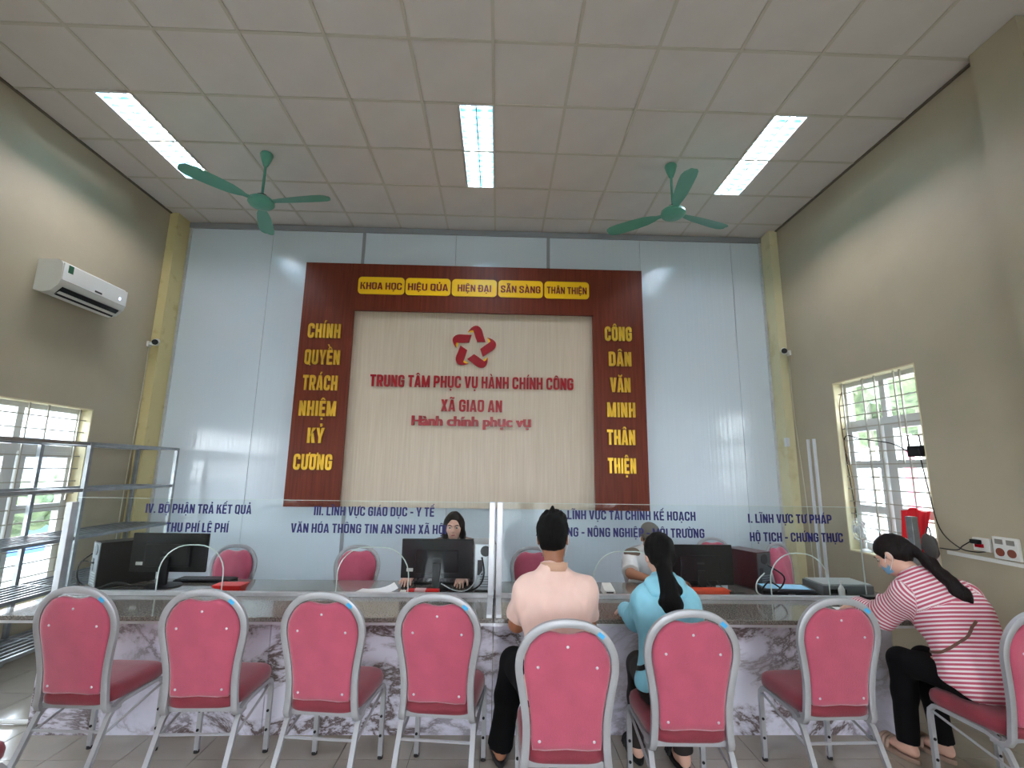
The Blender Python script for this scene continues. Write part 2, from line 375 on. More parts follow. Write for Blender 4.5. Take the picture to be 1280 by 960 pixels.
# ------------------------------------------------------------ ceiling
ce = struct(B().bb(XL-.2, XR+.2, YR-.2, YB+.1, CEIL+.16, CEIL+.3), 'ceiling', ceil_m, keep=True)
GX = -3.694; GY = 3.514; G = .6
LT = [(0, .5, 1), (5, .5, 1), (10, 0, .5)]          # column, from, to of the half bay holding a luminaire
LROWS = (0, -6, -11)
tm = {}
def ctile(x0, x1, y0, y1, lock=False):
    w_, d_ = round(x1-x0, 3), round(y1-y0, 3); k = (w_, d_)
    if k not in tm:
        b = B(); z = .001
        b.bb(.006, w_-.006, .006, d_-.006, z, z+.012, bev=.0); o = b.obj('ceiling_tile', ceil_m, ce); tm[k] = o.data
    else: o = bpy.data.objects.new('ceiling_tile', tm[k]); o.parent = ce; COL.objects.link(o)
    o.location = (x0, y0, CEIL+random.uniform(0, .0025)); o.rotation_euler = (random.uniform(-.0025, .0025), random.uniform(-.0025, .0025), 0)
bars = B(); back_rest = B()
for i in range(-1, 13):
    x0, x1 = max(GX+i*G, XL), min(GX+(i+1)*G, XR)
    if x1-x0 < .02: continue
    for j in range(-15, 4):
        y0, y1 = max(GY+j*G, YR), min(GY+(j+1)*G, YB)
        if y1-y0 < .02: continue
        hit = [t for t in LT if t[0] == i and any(r <= j < r+2 for r in LROWS)]
        a, c = x0, x1
        if hit:
            t = hit[0]
            if t[1] > 0: c = x0+G*.5
            else: a = x0+G*.5
        ctile(a, c, y0, y1)
for i in range(0, 13):
    x = GX+i*G
    if XL < x < XR: bars.bb(x-.012, x+.012, YR, YB, CEIL-.006, CEIL+.0)
for j in range(-14, 4):
    y = GY+j*G; bars.bb(XL, XR, y-.012, y+.012, CEIL-.0045, CEIL+.001)
bars.obj('ceiling_grid', grid_m, ce)
b = B(); b.bb(XL, XL+.022, YR, YB, CEIL-.014, CEIL); b.bb(XR-.022, XR, YR, YB, CEIL-.014, CEIL); b.obj('edge_angle', edge_dark_m, ce)  # dark strips where the ceiling meets the side walls
# ------------------------------------------------------------ troffers
tube_m = mat('lit_tube', (252, 244, 252), .5, emit=TUBE)
refl_m = mat('troffer_reflector', (104, 150, 160), .3, .3)
blade_m = mat('troffer_blade', (70, 130, 145), .4, .3)
first = None
def troffer(x0, y0):
    t = thing('ceiling_light', '', 'ceiling light', (x0, y0, CEIL), world=False)
    W, L = .29, 1.19; b = B()
    b.bb(0, W, 0, L, .085, .09); b.bb(0, .004, 0, L, 0, .09); b.bb(W-.004, W, 0, L, 0, .09); b.bb(0, W, 0, .004, 0, .09); b.bb(0, W, L-.004, L, 0, .09)
    b.obj('housing', refl_m, t)
    b = B()
    for s in (0, .012, W-.012): pass
    b.bb(-.005, W+.005, -.005, .01, -.006, .0); b.bb(-.005, W+.005, L-.01, L+.005, -.006, 0); b.bb(-.005, .008, 0, L, -.006, 0); b.bb(W-.008, W+.005, 0, L, -.006, 0)
    b.obj('rim', alu_w, t)
    b = B()
    b.bb(W/2-.006, W/2+.006, 0, L, .002, .035)
    b.obj('centre_blade', refl_m, t)
    for k in range(1, 14):
        y = L*k/14; q = B(); q.bb(.008, W-.008, y-.0015, y+.0015, .002, .03); q.obj('cross_blade', blade_m, t)
    for xx in (.075, W-.075):
        q = B().cyl((xx, .03, .055), (xx, L-.03, .055), .013, n=8); q.obj('tube', tube_m, t, smooth=True)
    return t
names = {(0, 0): 'twin-tube ceiling light with blue-white louvres over the left fan', (1, 0): 'glaring white twin-tube ceiling light in the middle of the ceiling', (2, 0): 'twin-tube ceiling light over the right fan, near the right wall',
         (0, 1): 'louvred ceiling light overhead on the left, behind the viewer', (1, 1): 'louvred ceiling light overhead in the middle, behind the viewer', (2, 1): 'louvred ceiling light overhead on the right, behind the viewer',
         (0, 2): 'louvred ceiling light at the entrance end, left', (1, 2): 'louvred ceiling light at the entrance end, middle', (2, 2): 'louvred ceiling light at the entrance end, right'}
tproto = None
for a, t in enumerate(LT):
    for c, r in enumerate(LROWS):
        x0 = GX+t[0]*G+(G*.5 if t[1] > 0 else 0)+.005; y0 = GY+r*G+.005
        if tproto is None: tproto = troffer(x0, y0); o = tproto
        else: o = copy_tree(tproto); o.location = (x0, y0, CEIL)
        o['label'] = names[(a, c)]; o['group'] = 'louvred ceiling lights'
# ------------------------------------------------------------ walls
def wall_x(name, xa, xb, holes):
    b = B(); ys = YR; holes = sorted(holes)
    for (y0, y1, z0, z1) in holes:
        b.bb(xa, xb, ys, y0, 0, CEIL+.16); b.bb(xa, xb, y0, y1, 0, z0) if z0 > 0 else None; b.bb(xa, xb, y0, y1, z1, CEIL+.16); ys = y1
    b.bb(xa, xb, ys, YB+.1, 0, CEIL+.16)
    return struct(b, name, wall_m, keep=True)
WL = (2.42, 4.82, .41, 2.15); WR = (3.775, 4.762, .89, 2.55)
WL2 = (-3.6, -.9, .8, 2.5); WR2 = (-3.4, -1.0, .8, 2.5)
wall_x('wall_left', XL-.2, XL, [WL, WL2]); wall_x('wall_right', XR, XR+.2, [WR, WR2])
b = B(); b.bb(XL-.2, XR+.2, YB, YB+.12, 0, CEIL+.16); wb = struct(b, 'wall_back', mat('back_wall_board', (150, 155, 158), .6), keep=True)
# rear wall with windows and an open doorway behind the viewer
RW = [(-3.45, -.55, .58, 2.6), (-.15, 1.35, 0, 2.75), (1.75, 3.2, .58, 2.6)]
b = B(); xs = XL-.2
for x0, x1, z0, z1 in RW:
    b.bb(xs, x0, YR-.2, YR, 0, CEIL+.16); b.bb(x0, x1, YR-.2, YR, z1, CEIL+.16)
    if z0 > 0: b.bb(x0, x1, YR-.2, YR, 0, z0)
    xs = x1
b.bb(xs, XR+.2, YR-.2, YR, 0, CEIL+.16); struct(b, 'wall_rear', wall_m, keep=True)
# PVC panels on the back wall, seams and cover strips
px = [XL+.1, -2.897, -1.755, -.589, .591, 1.774, 2.962, XR-.1]
for x0, x1 in zip(px[:-1], px[1:]):
    B().bb(x0+.002, x1-.002, YB-.03, YB, .0, CEIL-.07).obj('panel', pvc_m, wb)
for x in (-1.755, .591): B().bb(x-.02, x+.02, YB-.037, YB-.03, 0, CEIL-.07).obj('cover_strip', mat('grey_strip', (150, 155, 160), .35, .3), wb)
struct(B().bb(XL+.09, XR-.09, YB-.055, YB-.028, CEIL-.075, CEIL-.008), 'trim_1', mat('grey_strip', (150, 155, 160)), keep=True)
b = B(); b.bb(XL+.1, XL+.13, YB-.045, YB-.03, 0, CEIL-.075); b.bb(XR-.13, XR-.1, YB-.045, YB-.03, 0, CEIL-.075); struct(b, 'trim_2', alu, keep=True)
struct(B().bb(XL, XL+.10, YB-.27, YB, 0, CEIL-.002), 'trim_3', pil_m, keep=True)
struct(B().bb(XR-.10, XR, YB-.24, YB, 0, CEIL-.002), 'trim_4', mat('pale_pillar_paint', (208, 202, 164), .6, rgb2=(194, 184, 142), nscale=4, ramp=(.3, .42)), keep=True)
struct(B().bb(XR-.085, XR, 2.57, 2.885, 0, CEIL-.002), 'trim_5', wall_m, keep=True)
# ------------------------------------------------------------ windows
upvc = mat('window_upvc', (206, 208, 206), .35); bar_m = mat('grille_paint', (176, 172, 160), .5, .2)
def window(name, axis, face, out, u0, u1, z0, z1, cols, rails, trans, grille=True):
    """axis 'x': window in a wall of constant x (u is y); 'y': constant y (u is x). out = +1/-1 outward direction."""
    def bx(b, a0, a1, d0, d1, c0, c1):
        if axis == 'x': b.bb(face+out*d0, face+out*d1, a0, a1, c0, c1)
        else: b.bb(a0, a1, face+out*d0, face+out*d1, c0, c1)
    d = .10
    b = B(); fwid = .055
    bx(b, u0, u0+fwid, d, d+.06, z0, z1); bx(b, u1-fwid, u1, d, d+.06, z0, z1); bx(b, u0+.02, u1-.02, d+.002, d+.058, z0, z0+fwid); bx(b, u0+.02, u1-.02, d+.002, d+.058, z1-fwid, z1)
    if trans: bx(b, u0+.03, u1-.03, d+.004, d+.056, trans-.03, trans+.03)
    us = [u0+(u1-u0)*k/cols for k in range(cols+1)]
    for u in us[1:-1]: bx(b, u-.03, u+.03, d+.008, d+.052, z0+.02, z1-.02)
    o = struct(b, name, upvc, keep=True)
    top = trans if trans else z1
    for a, c in zip(us[:-1], us[1:]):
        a0, c0 = a+.045, c-.045; q = B(); lo, hi = z0+.05, top-.03; s = .05
        bx(q, a0, a0+s, d-.015, d+.045, lo, hi); bx(q, c0-s, c0, d-.015, d+.045, lo, hi); bx(q, a0+.01, c0-.01, d-.013, d+.043, lo+.001, lo+s); bx(q, a0+.01, c0-.01, d-.013, d+.043, hi-s, hi-.001)
        for rz_ in rails: bx(q, a0+.01, c0-.01, d-.011, d+.04, rz_-.035, rz_+.035)
        q.obj('casement', upvc, o)
        zz = [lo+s]+[v for r in rails for v in (r-.035, r+.035)]+[hi-s]
        for z_a, z_b in zip(zz[::2], zz[1::2]):
            g = B(); bx(g, a0+s, c0-s, d+.012, d+.018, z_a, z_b); g.obj('pane', wglass, o)
        if trans:
            g = B(); bx(g, a+.03, c-.03, d+.025, d+.03, trans+.03, z1-fwid); g.obj('pane', wglass, o)
    if grille:
        g = B(); nz = int((z1-z0)/.115)
        for k in range(1, nz): bx(g, u0, u1, .045, .055, z0+(z1-z0)*k/nz-.005, z0+(z1-z0)*k/nz+.005)
        for k, a in enumerate(us[:-1]):
            for t in ((.0, .42, .55) if k % 2 == 0 else (.0, .3, .85)):
                if a+t*(us[1]-us[0]) < u0+.01: continue
                bx(g, a+t*(us[1]-us[0])-.006, a+t*(us[1]-us[0])+.006, .04, .052, z0+(0 if t < .5 else .5*(z1-z0)), z1)
        g.obj('grille', bar_m, o)
    rv = B(); e = .012
    bx(rv, u0-.0, u0+e, 0, .2, z0, z1); bx(rv, u1-e, u1, 0, .2, z0, z1); bx(rv, u0, u1, 0, .2, z1-e, z1); bx(rv, u0, u1, -.0, .2, z0, z0+e)
    rv.obj('reveal', reveal_m, o)
    return o
window('window_1', 'x', XL, -1, WL[0], WL[1], WL[2], WL[3], 4, (1.22,), 1.75)
window('window_2', 'x', XR, 1, WR[0], WR[1], WR[2], WR[3], 2, (1.30, 1.72), 2.12)
window('window_3', 'y', YR, -1, *RW[0], 6, (1.5,), 2.1)
window('window_4', 'y', YR, -1, *RW[2], 3, (1.5,), 2.1)
window('window_5', 'x', XL, -1, *WL2, 4, (1.5,), 2.0)
window('window_6', 'x', XR, 1, *WR2, 4, (1.5,), 2.0)
b = B(); x0, x1, z0, z1 = RW[1]
b.bb(x0, x0+.06, YR-.16, YR-.06, 0, z1); b.bb(x1-.06, x1, YR-.16, YR-.06, 0, z1); b.bb(x0, x1, YR-.16, YR-.06, z1-.06, z1); b.bb(x0, x1, YR-.16, YR-.06, 2.15, 2.2)
struct(b, 'door_1', upvc, keep=True)
# ------------------------------------------------------------ outside
tag(B().bb(-45, 45, -45, 45, -.5, -.14).obj('ground', mat('concrete_ground', (176, 172, 160), .8, noise=.2, nscale=.5), keep=True), 'pale concrete yard outside the windows', 'ground')
leaf_m = mat('foliage', (142, 158, 120), .7, rgb2=(84, 104, 74), nscale=5)
def bush(c, r, label, seed):
    rnd = random.Random(seed); b = B()
    for k in range(26):
        a = rnd.uniform(0, 2*PI); e = rnd.uniform(-.2, 1); q = rnd.uniform(.35, 1)
        p = (c[0]+r*q*math.cos(a), c[1]+r*q*math.sin(a), c[2]+r*.8*e*q)
        bmesh.ops.create_icosphere(b.bm, subdivisions=2, radius=r*rnd.uniform(.22, .42), matrix=Matrix.Translation(p))
    for v in b.bm.verts: v.co += Vector((rnd.uniform(-1, 1), rnd.uniform(-1, 1), rnd.uniform(-1, 1)))*r*.05
    t = thing('bush', label, 'bush', (c[0], c[1], -.14), group='shrubs outside')
    b.obj('foliage', leaf_m, t); B().cyl((c[0], c[1], -.14), (c[0], c[1], c[2]+.2), .06).obj('stem', mat('bark', (150, 142, 130), .8), t)
bush((-7.2, 7.4, .75), .95, 'green shrub outside the left window, beyond the rack', 1)
bush((-8.0, 5.4, .6), .8, 'low green shrub outside the left window, near its middle', 2)
bush((7.5, 8.2, 3.5), 2.0, 'sunlit tree crown outside the top of the right window', 3)
bush((9.2, 11.5, 3.2), 2.0, 'paler tree crown farther off outside the right window', 4)
hw = mat('house_render', (205, 206, 204), .8); roof_m = mat('red_roof', (196, 60, 56), .6)
t = thing('house', 'grey-white house with red corrugated roof outside left window', 'house', (-16, 15.5, -.14))
B().bb(-20, -13, 12, 19, -.14, 3.6).obj('wall', hw, t)
b = B(); n = 60; r1 = []; r2 = []
out = [(11.2+8.6*k/n, .06*math.sin(k*1.6)) for k in range(n+1)]
b.loft([[(-12.4, y, 3.7+z) for y, z in out]+[(-12.4, y, 3.6+z) for y, z in out[::-1]], [(-16.5, y, 5.5+z) for y, z in out]+[(-16.5, y, 5.4+z) for y, z in out[::-1]]])
b.obj('roof', roof_m, t)
for y in (13, 15.5): B().bb(-13.03, -12.97, y, y+1.2, 1, 2.4).obj('window', mat('dark_window', (90, 100, 110), .2), t)
t = thing('shed', 'low blue metal shed outside the left window', 'shed', (-10.0, 9.5, -.14))
B().bb(-10.8, -9.2, 8, 11, -.14, 1.0).obj('wall', mat('blue_sheet', (60, 110, 190), .5), t); B().bb(-10.9, -9.1, 7.9, 11.1, 1.0, 1.08).obj('roof', hw, t)
t = thing('gate_pillar', 'pink painted pillar in the yard outside the right window', 'pillar', (6.4, 7.5, -.14))
B().bb(6.25, 6.5, 7.3, 7.55, -.14, 2.0).obj('shaft', mat('pink_paint', (226, 120, 140), .7), t); B().bb(6.2, 6.55, 7.25, 7.6, 2.0, 2.1).obj('cap', hw, t)
t = thing('boundary_wall', 'white boundary wall outside the right window', 'wall', (12, 12, -.14))
B().bb(12, 12.2, 2, 22, -.14, 1.9).obj('wall', hw, t); B().bb(11.95, 12.25, 2, 22, 1.9, 2.0).obj('coping', hw, t)
# ------------------------------------------------------------ backdrop
bd = thing('backdrop_board', 'brown wood-veneer frame board with gold words, pale centre and red emblem on the white wall', 'sign board', (-.32, 5.6, 1.2))
bx0, bx1, ix0, ix1, bz0, bz1, iz1 = -2.405, 1.752, -1.797, 1.143, 1.175, 4.10, 3.515
yf = 5.56; yb = YB-.038
B().bb(bx0, ix0, yf, yb, bz0, bz1).obj('side_board', brown_wood, bd)
B().bb(ix1, bx1, yf, yb, bz0, bz1).obj('side_board', brown_wood, bd)
B().bb(ix0, ix1, yf, yb, iz1, bz1).obj('top_board', brown_wood, bd)
B().bb(ix0, ix1, 5.625, yb, bz0, iz1).obj('centre_panel', pale_wood, bd)
b = B(); b.bb(ix0, ix0+.02, yf-.006, yf+.02, bz0, iz1); b.bb(ix1-.02, ix1, yf-.006, yf+.02, bz0, iz1); b.bb(ix0, ix1, yf-.006, yf+.02, iz1-.02, iz1); b.obj('moulding', brown_wood, bd)
for wd, x0, x1, zc in [('CHÍNH', -2.305, -1.918, 3.228), ('QUYỀN', -2.315, -1.902, 2.903), ('TRÁCH', -2.31, -1.906, 2.594), ('NHIỆM', -2.324, -1.9, 2.291), ('KỶ', -2.2, -2.012, 1.977), ('CƯƠNG', -2.33, -1.896, 1.675),
                       ('CÔNG', 1.271, 1.6, 3.27), ('DÂN', 1.313, 1.586, 2.955), ('VĂN', 1.325, 1.566, 2.637), ('MINH', 1.28, 1.615, 2.337), ('THÂN', 1.273, 1.604, 2.012), ('THIỆN', 1.276, 1.603, 1.683)]:
    letters(wd, x0, x1, zc-.088, .176, yf, gold, bd, depth=.016, t=.19)
for wd, x0, x1, ma in [('KHOA HỌC', -1.752, -1.19, 0), ('HIỆU QỦA', -1.175, -.627, 0), ('HIỆN ĐẠI', -.608, -.057, .04), ('SẴN SÀNG', -.038, .512, 0), ('THÂN THIỆN', .532, 1.085, 0)]:
    z0, z1, r = 3.705, 3.925, .045; o = []
    for cx, cz, a0 in [(x1-r, z1-r, 0), (x0+r, z1-r, 90), (x0+r, z0+r, 180), (x1-r, z0+r, 270)]:
        o += [(cx+r*math.cos(math.radians(a0+k*18)), cz+r*math.sin(math.radians(a0+k*18))) for k in range(6)]
    q = B().prism(o, 'y', yf-.012, yf).obj('badge', yellow_m, bd)
    letters(wd, x0+.03+ma, x1-.03-ma, 3.765, .088, yf-.012, maroon_m, q, depth=.006, t=.15)
yc = 5.625
letters('TRUNG TÂM PHỤC VỤ HÀNH CHÍNH CÔNG', -1.545, .89, 2.575, .142, yc, red_m, bd, depth=.02)
letters('XÃ GIAO AN', -.69, .035, 2.29, .142, yc, red_m, bd, depth=.02)
text('Hành chính phục vụ', -1.02, .372, 2.12, .112, yc, red_m, bd, depth=.02, bold=.085)
sc = .275/312; lc = (-.325, 3.075)
piece = [(-75, 222), (-58, 250), (-30, 282), (0, 303), (30, 312), (62, 308), (92, 288), (112, 262), (124, 232), (140, 165), (165, 80), (50, 80), (28, 140), (10, 200), (-4, 246), (-30, 248), (-50, 240)]
patch = [(-72, 220), (-50, 240), (-30, 248), (-4, 246), (2, 222)]
for k in range(5):
    a = k*2*PI/5+.03; R = lambda p: (lc[0]+sc*(p[0]*math.cos(a)-p[1]*math.sin(a)), lc[1]+sc*(p[0]*math.sin(a)+p[1]*math.cos(a)))
    B().prism([R(p) for p in piece], 'y', yc-.02, yc).obj('emblem_ribbon', red_m, bd)
    B().prism([R(p) for p in patch], 'y', yc-.012, yc).obj('emblem_fold', yellow_m, bd)
# ------------------------------------------------------------ ceiling fans
def fan():
    t = thing('ceiling_fan', '', 'fan', (0, 0, CEIL), world=False)
    B().lathe([(.0, 0), (.055, 0), (.06, -.015), (.045, -.07), (.022, -.13), (.014, -.14), (0, -.14)]).obj('canopy', fan_m, t, auto=True)
    B().cyl((0, 0, -.12), (0, 0, -.50), .0125).obj('downrod', fan_m, t, auto=True)
    B().lathe([(0, -.455), (.04, -.455), (.085, -.475), (.115, -.50), (.12, -.53), (.10, -.555), (.06, -.572), (0, -.578)], n=32).obj('motor', fan_m, t, auto=True)
    B().lathe([(0, -.446), (.05, -.448), (.06, -.46), (0, -.462)]).obj('motor_collar', plastic_blk, t, auto=True)
    for k in range(3):
        b = B(); prof = []; rings = []
        for i, (x, wd, tw) in enumerate([(.09, .03, 0), (.16, .035, .05), (.2, .05, .15), (.28, .068, .2), (.42, .078, .2), (.56, .082, .18), (.64, .075, .16), (.68, .055, .15), (.695, .02, .15)]):
            z = -.515; ring = []
            for yy, dz in ((-1, 0), (-.5, .006), (0, .008), (.5, .006), (1, 0), (.5, .003), (0, .005), (-.5, .003)):
                ring.append((x, yy*wd*math.cos(tw), z+yy*wd*math.sin(tw)+dz))
            rings.append(ring)
        b.loft(rings); bmesh.ops.rotate(b.bm, verts=b.bm.verts, cent=(0, 0, 0), matrix=Matrix.Rotation(k*2*PI/3, 3, 'Z')); b.obj('blade', fan_m, t, auto=True)
    return t
fp = fan()
place(fp, False, (-2.33, 4.26, CEIL), math.radians(-9), 'green three-blade ceiling fan beside the left ceiling light', 'green ceiling fans')
place(fp, True, (1.67, 4.24, CEIL), math.radians(22), 'green three-blade ceiling fan beside the right ceiling light', 'green ceiling fans')
# ------------------------------------------------------------ air conditioner
ac = thing('air_conditioner', 'white split air conditioner high on the left wall', 'air conditioner', (XL, 4.36, 3.08))
prof = [(0, 0.02), (0, .30), (.15, .305), (.195, .29), (.215, .26), (.222, .12), (.205, .07), (.15, .015), (.08, 0)]
B().prism([(XL+u, 3.075+v) for u, v in prof], 'y', 4.0, 4.72).obj('body', plastic_wh, ac)
bpy.data.objects[ac.children[0].name].data.polygons.foreach_set('use_smooth', [False]*len(ac.children[0].data.polygons))
B().bb(XL+.216, XL+.228, 4.003, 4.717, 3.19, 3.345, bev=.004).obj('front_panel', plastic_wh, ac)
b = B(); b.box((XL+.172, 4.36, 3.103), (.09, .62, .012), Matrix.Rotation(math.radians(-48), 3, 'Y')); b.obj('air_slot', plastic_blk, ac)
b = B(); b.box((XL+.15, 4.36, 3.078), (.075, .62, .006), Matrix.Rotation(math.radians(-30), 3, 'Y')); b.obj('flap', plastic_wh, ac)
q = B().bb(XL+.2275, XL+.229, 4.045, 4.095, 3.27, 3.34).obj('energy_label', mat('green_label', (34, 92, 66), .5), ac); q['label'] = 'small green energy label'
B().bb(XL+.2275, XL+.229, 4.34, 4.42, 3.205, 3.222).obj('name_plate', plastic_dk, ac)
B().cyl((XL+.2275, 4.63, 3.245), (XL+.2295, 4.63, 3.245), .013).obj('display', mat('display_glow', (170, 190, 255), .4, emit=1.5), ac)
# ------------------------------------------------------------ cctv cameras
def cctv(c, d, wallx, label):
    t = thing('security_camera', label, 'camera', (wallx, c[1], c[2])); c = Vector(c); d = Vector(d).normalized()
    B().cyl(c-d*.07, c+d*.06, .033).obj('body', plastic_wh, t, auto=True)
    B().cyl(c+d*.055, c+d*.07, .031).obj('lens', plastic_blk, t, auto=True)
    q = B(); q.bb(wallx, wallx+(.02 if wallx < 0 else -.02), c.y-.03+.04, c.y+.03+.04, c.z-.05, c.z+.01); q.tube([(wallx, c.y+.04, c.z-.02), (c.x, c.y+.04, c.z-.03), c-d*.03], .009, smooth=4); q.obj('bracket', plastic_wh, t, auto=True)
cctv((-3.93, 5.36, 3.0), (.5, -.9, -.3), XL, 'white bullet security camera on the left corner pillar')
cctv((3.37, 5.38, 3.06), (-.5, -.9, -.3), XR, 'white bullet security camera in the right corner')
for pts, nm, lb in [([(XL+.012, 5.40, 2.95), (XL+.012, 5.40, 2.4), (XL+.012, 5.36, 1.2), (XL+.012, 5.36, .4)], 'conduit', 'thin white cable running down from the left camera'),
                    ([(XR-.012, 5.42, 3.0), (XR-.012, 5.42, 2.3), (XR-.012, 5.34, 1.2), (XR-.012, 5.32, .1)], 'conduit', 'thin white cable running down from the right camera')]:
    tag(B().tube(pts, .0055, smooth=5).obj(nm, mat('cable_cream', (196, 192, 172), .6)), lb, 'cable')
for k, (yy, lb) in enumerate([(5.22, 'white trunking strip on right wall, nearer the corner'), (5.12, 'white trunking strip on right wall, nearer the window')]):
    tag(B().bb(XR-.02, XR, yy-.015, yy+.015, 0, 2.0).obj('trunking', alu_w), lb, 'trunking')
tag(B().bb(XR-.135, XR-.10, YB-.29, YB-.24, 1.93, 2.03).obj('junction_box', alu_w), 'small white junction box on the right corner pillar', 'box')
# ------------------------------------------------------------ storage rack on the left
rk = thing('storage_rack', 'grey steel slatted storage rack along the left wall by the window', 'rack', (-3.78, 4.2, 0))
xf, xb_ = -3.55, -3.97
for y in (3.13, 4.27, 5.40):
    for x in (xf, xb_): B().bb(x-.016, x+.016, y-.016, y+.016, 0, 1.8).obj('post', steel_m, rk)
for z in (1.79, 1.395, 1.0, .61, .2):
    b = B()
    for x in (xf, xb_): b.bb(x-.012, x+.012, 3.13, 5.40, z-.014, z+.014)
    for y in (3.13, 4.27, 5.40): b.bb(xb_, xf, y-.012, y+.012, z-.014, z+.014)
    b.obj('shelf_rail', steel_m, rk)
for z in (1.0, .61, .2):
    for x in (-3.62, -3.69, -3.76, -3.83, -3.90): B().bb(x-.009, x+.009, 3.14, 5.39, z-.004, z+.012).obj('slat', steel_m, rk)
tag(B().tube([(-4.03, 3.42, .016), (-3.6, 3.41, .016), (-2.84, 3.40, .016)], .014).obj('floor_pipe', plastic_wh), 'white plastic pipe on the floor between rack and counter', 'pipe')
# ------------------------------------------------------------ counter
YG = 3.69; ZT = .70
ct = thing('service_counter', 'long reception counter with grey granite top and veined marble front', 'counter', (0, 3.7, 0))
for x0, x1 in ((-2.82, -1.42), (-1.416, -.012), (-.008, 1.30), (1.304, 2.60)): B().bb(x0, x1, 3.28, 3.31, .0, .668).obj('front_panel', marble_m, ct)
B().bb(-2.82, -2.79, 3.31, 4.15, 0, .668).obj('end_panel', marble_m, ct); B().bb(2.57, 2.60, 3.31, 4.15, 0, .668).obj('end_panel', marble_m, ct)
B().bb(-3.14, -.013, 3.19, 4.2, .672, ZT, bev=.004).obj('top_slab', granite_m, ct)
B().bb(-.007, 3.05, 3.19, 4.2, .672, ZT, bev=.004).obj('top_slab', granite_m, ct)
B().bb(-3.13, 3.04, 3.197, 3.215, .655, .672).obj('edge_trim', alu, ct)
B().bb(-2.78, 2.56, 4.05, 4.08, .25, .66).obj('rear_board', mat('counter_rear', (200, 200, 200), .5), ct)
# partition
gp = thing('glass_partition', 'clear glass counter screen in aluminium rails with blue Vietnamese lettering', 'partition', (0, YG, ZT))
b = B(); b.bb(-3.13, -.058, YG-.022, YG+.022, ZT, ZT+.028, bev=.003); b.obj('bottom_rail', alu, gp)
b = B(); b.bb(.044, 3.18, YG-.022, YG+.022, ZT, ZT+.028, bev=.003); b.obj('bottom_rail', alu, gp)
for x in (-.035, .022): B().bb(x-.022, x+.022, YG-.03, YG+.03, ZT, 1.378, bev=.004).obj('post', alu, gp)
for x in (-3.125,): B().bb(x-.022, x+.022, YG-.03, YG+.03, ZT, 1.34, bev=.004).obj('post', alu, gp)
B().bb(3.165, 3.215, YG-.03, YG+.03, ZT-.0, 1.31, bev=.004).obj('post', steel_m, gp)
b = B(); b.bb(-.055, -.02, 3.20, YG-.03, ZT, ZT+.02); b.bb(0.005, .04, 3.20, YG-.03, ZT, ZT+.02); b.obj('seam_cover', alu, gp)
arches = [(-2.44, -1.976, 1.046), (-1.159, -.639, 1.042), (.722, 1.246, 1.03), (2.052, 2.495, 1.03)]
def arch_pts(x0, x1, zt, zb):
    r = min(.2, (x1-x0)/2-.01); o = [(x0, zb)]
    o += [(x0+r-r*math.cos(a), zt-r+r*math.sin(a)) for a in [PI/2*k/8 for k in range(9)]]
    o += [(x1-r+r*math.sin(a), zt-r+r*math.cos(a)) for a in [PI/2*k/8 for k in range(9)]]
    return o+[(x1, zb)]
for (a, c, ar) in ((-3.10, -.057, arches[:2]), (.044, 2.77, arches[2:])):
    zb, zt = ZT+.026, 1.372; o = [(a, zb)]
    for q in ar: o += arch_pts(*q, zb)
    o += [(c, zb), (c, zt), (a, zt)]
    B().prism(o, 'y', YG-.004, YG+.004).obj('pane', glass, gp)
    B().bb(a, c, YG-.0045, YG+.0045, zt, zt+.003).obj('pane_edge', edge_m, gp)
    for q in ar: B().tube([(x, YG, z) for x, z in arch_pts(*q, zb)], .0042, n=6).obj('arch_edge', edge_m, gp)
B().bb(2.769, 2.773, YG-.0045, YG+.0045, ZT+.03, 1.372).obj('pane_edge', edge_m, gp)
for body, x0, x1, zc in [('IV. BỘ PHẬN TRẢ KẾT QUẢ', -2.591, -1.823, 1.303), ('THU PHÍ LỆ PHÍ', -2.427, -1.976, 1.17), ('III. LĨNH VỰC GIÁO DỤC - Y TẾ', -1.362, -.471, 1.30), ('VĂN HÓA THÔNG TIN AN SINH XÃ HỘI', -1.52, -.375, 1.175),
                         ('II. LĨNH VỰC TÀI CHÍNH KẾ HOẠCH', .455, 1.508, 1.293), ('XÂY DỰNG - NÔNG NGHIỆP - MÔI TRƯỜNG', .292, 1.569, 1.168), ('I. LĨNH VỰC TƯ PHÁP', 1.912, 2.561, 1.283), ('HỘ TỊCH - CHỨNG THỰC', 1.916, 2.634, 1.148)]:
    letters(body, x0, x1, zc-.034, .066, YG-.0042, blue_txt, gp, depth=.0006, t=.17)
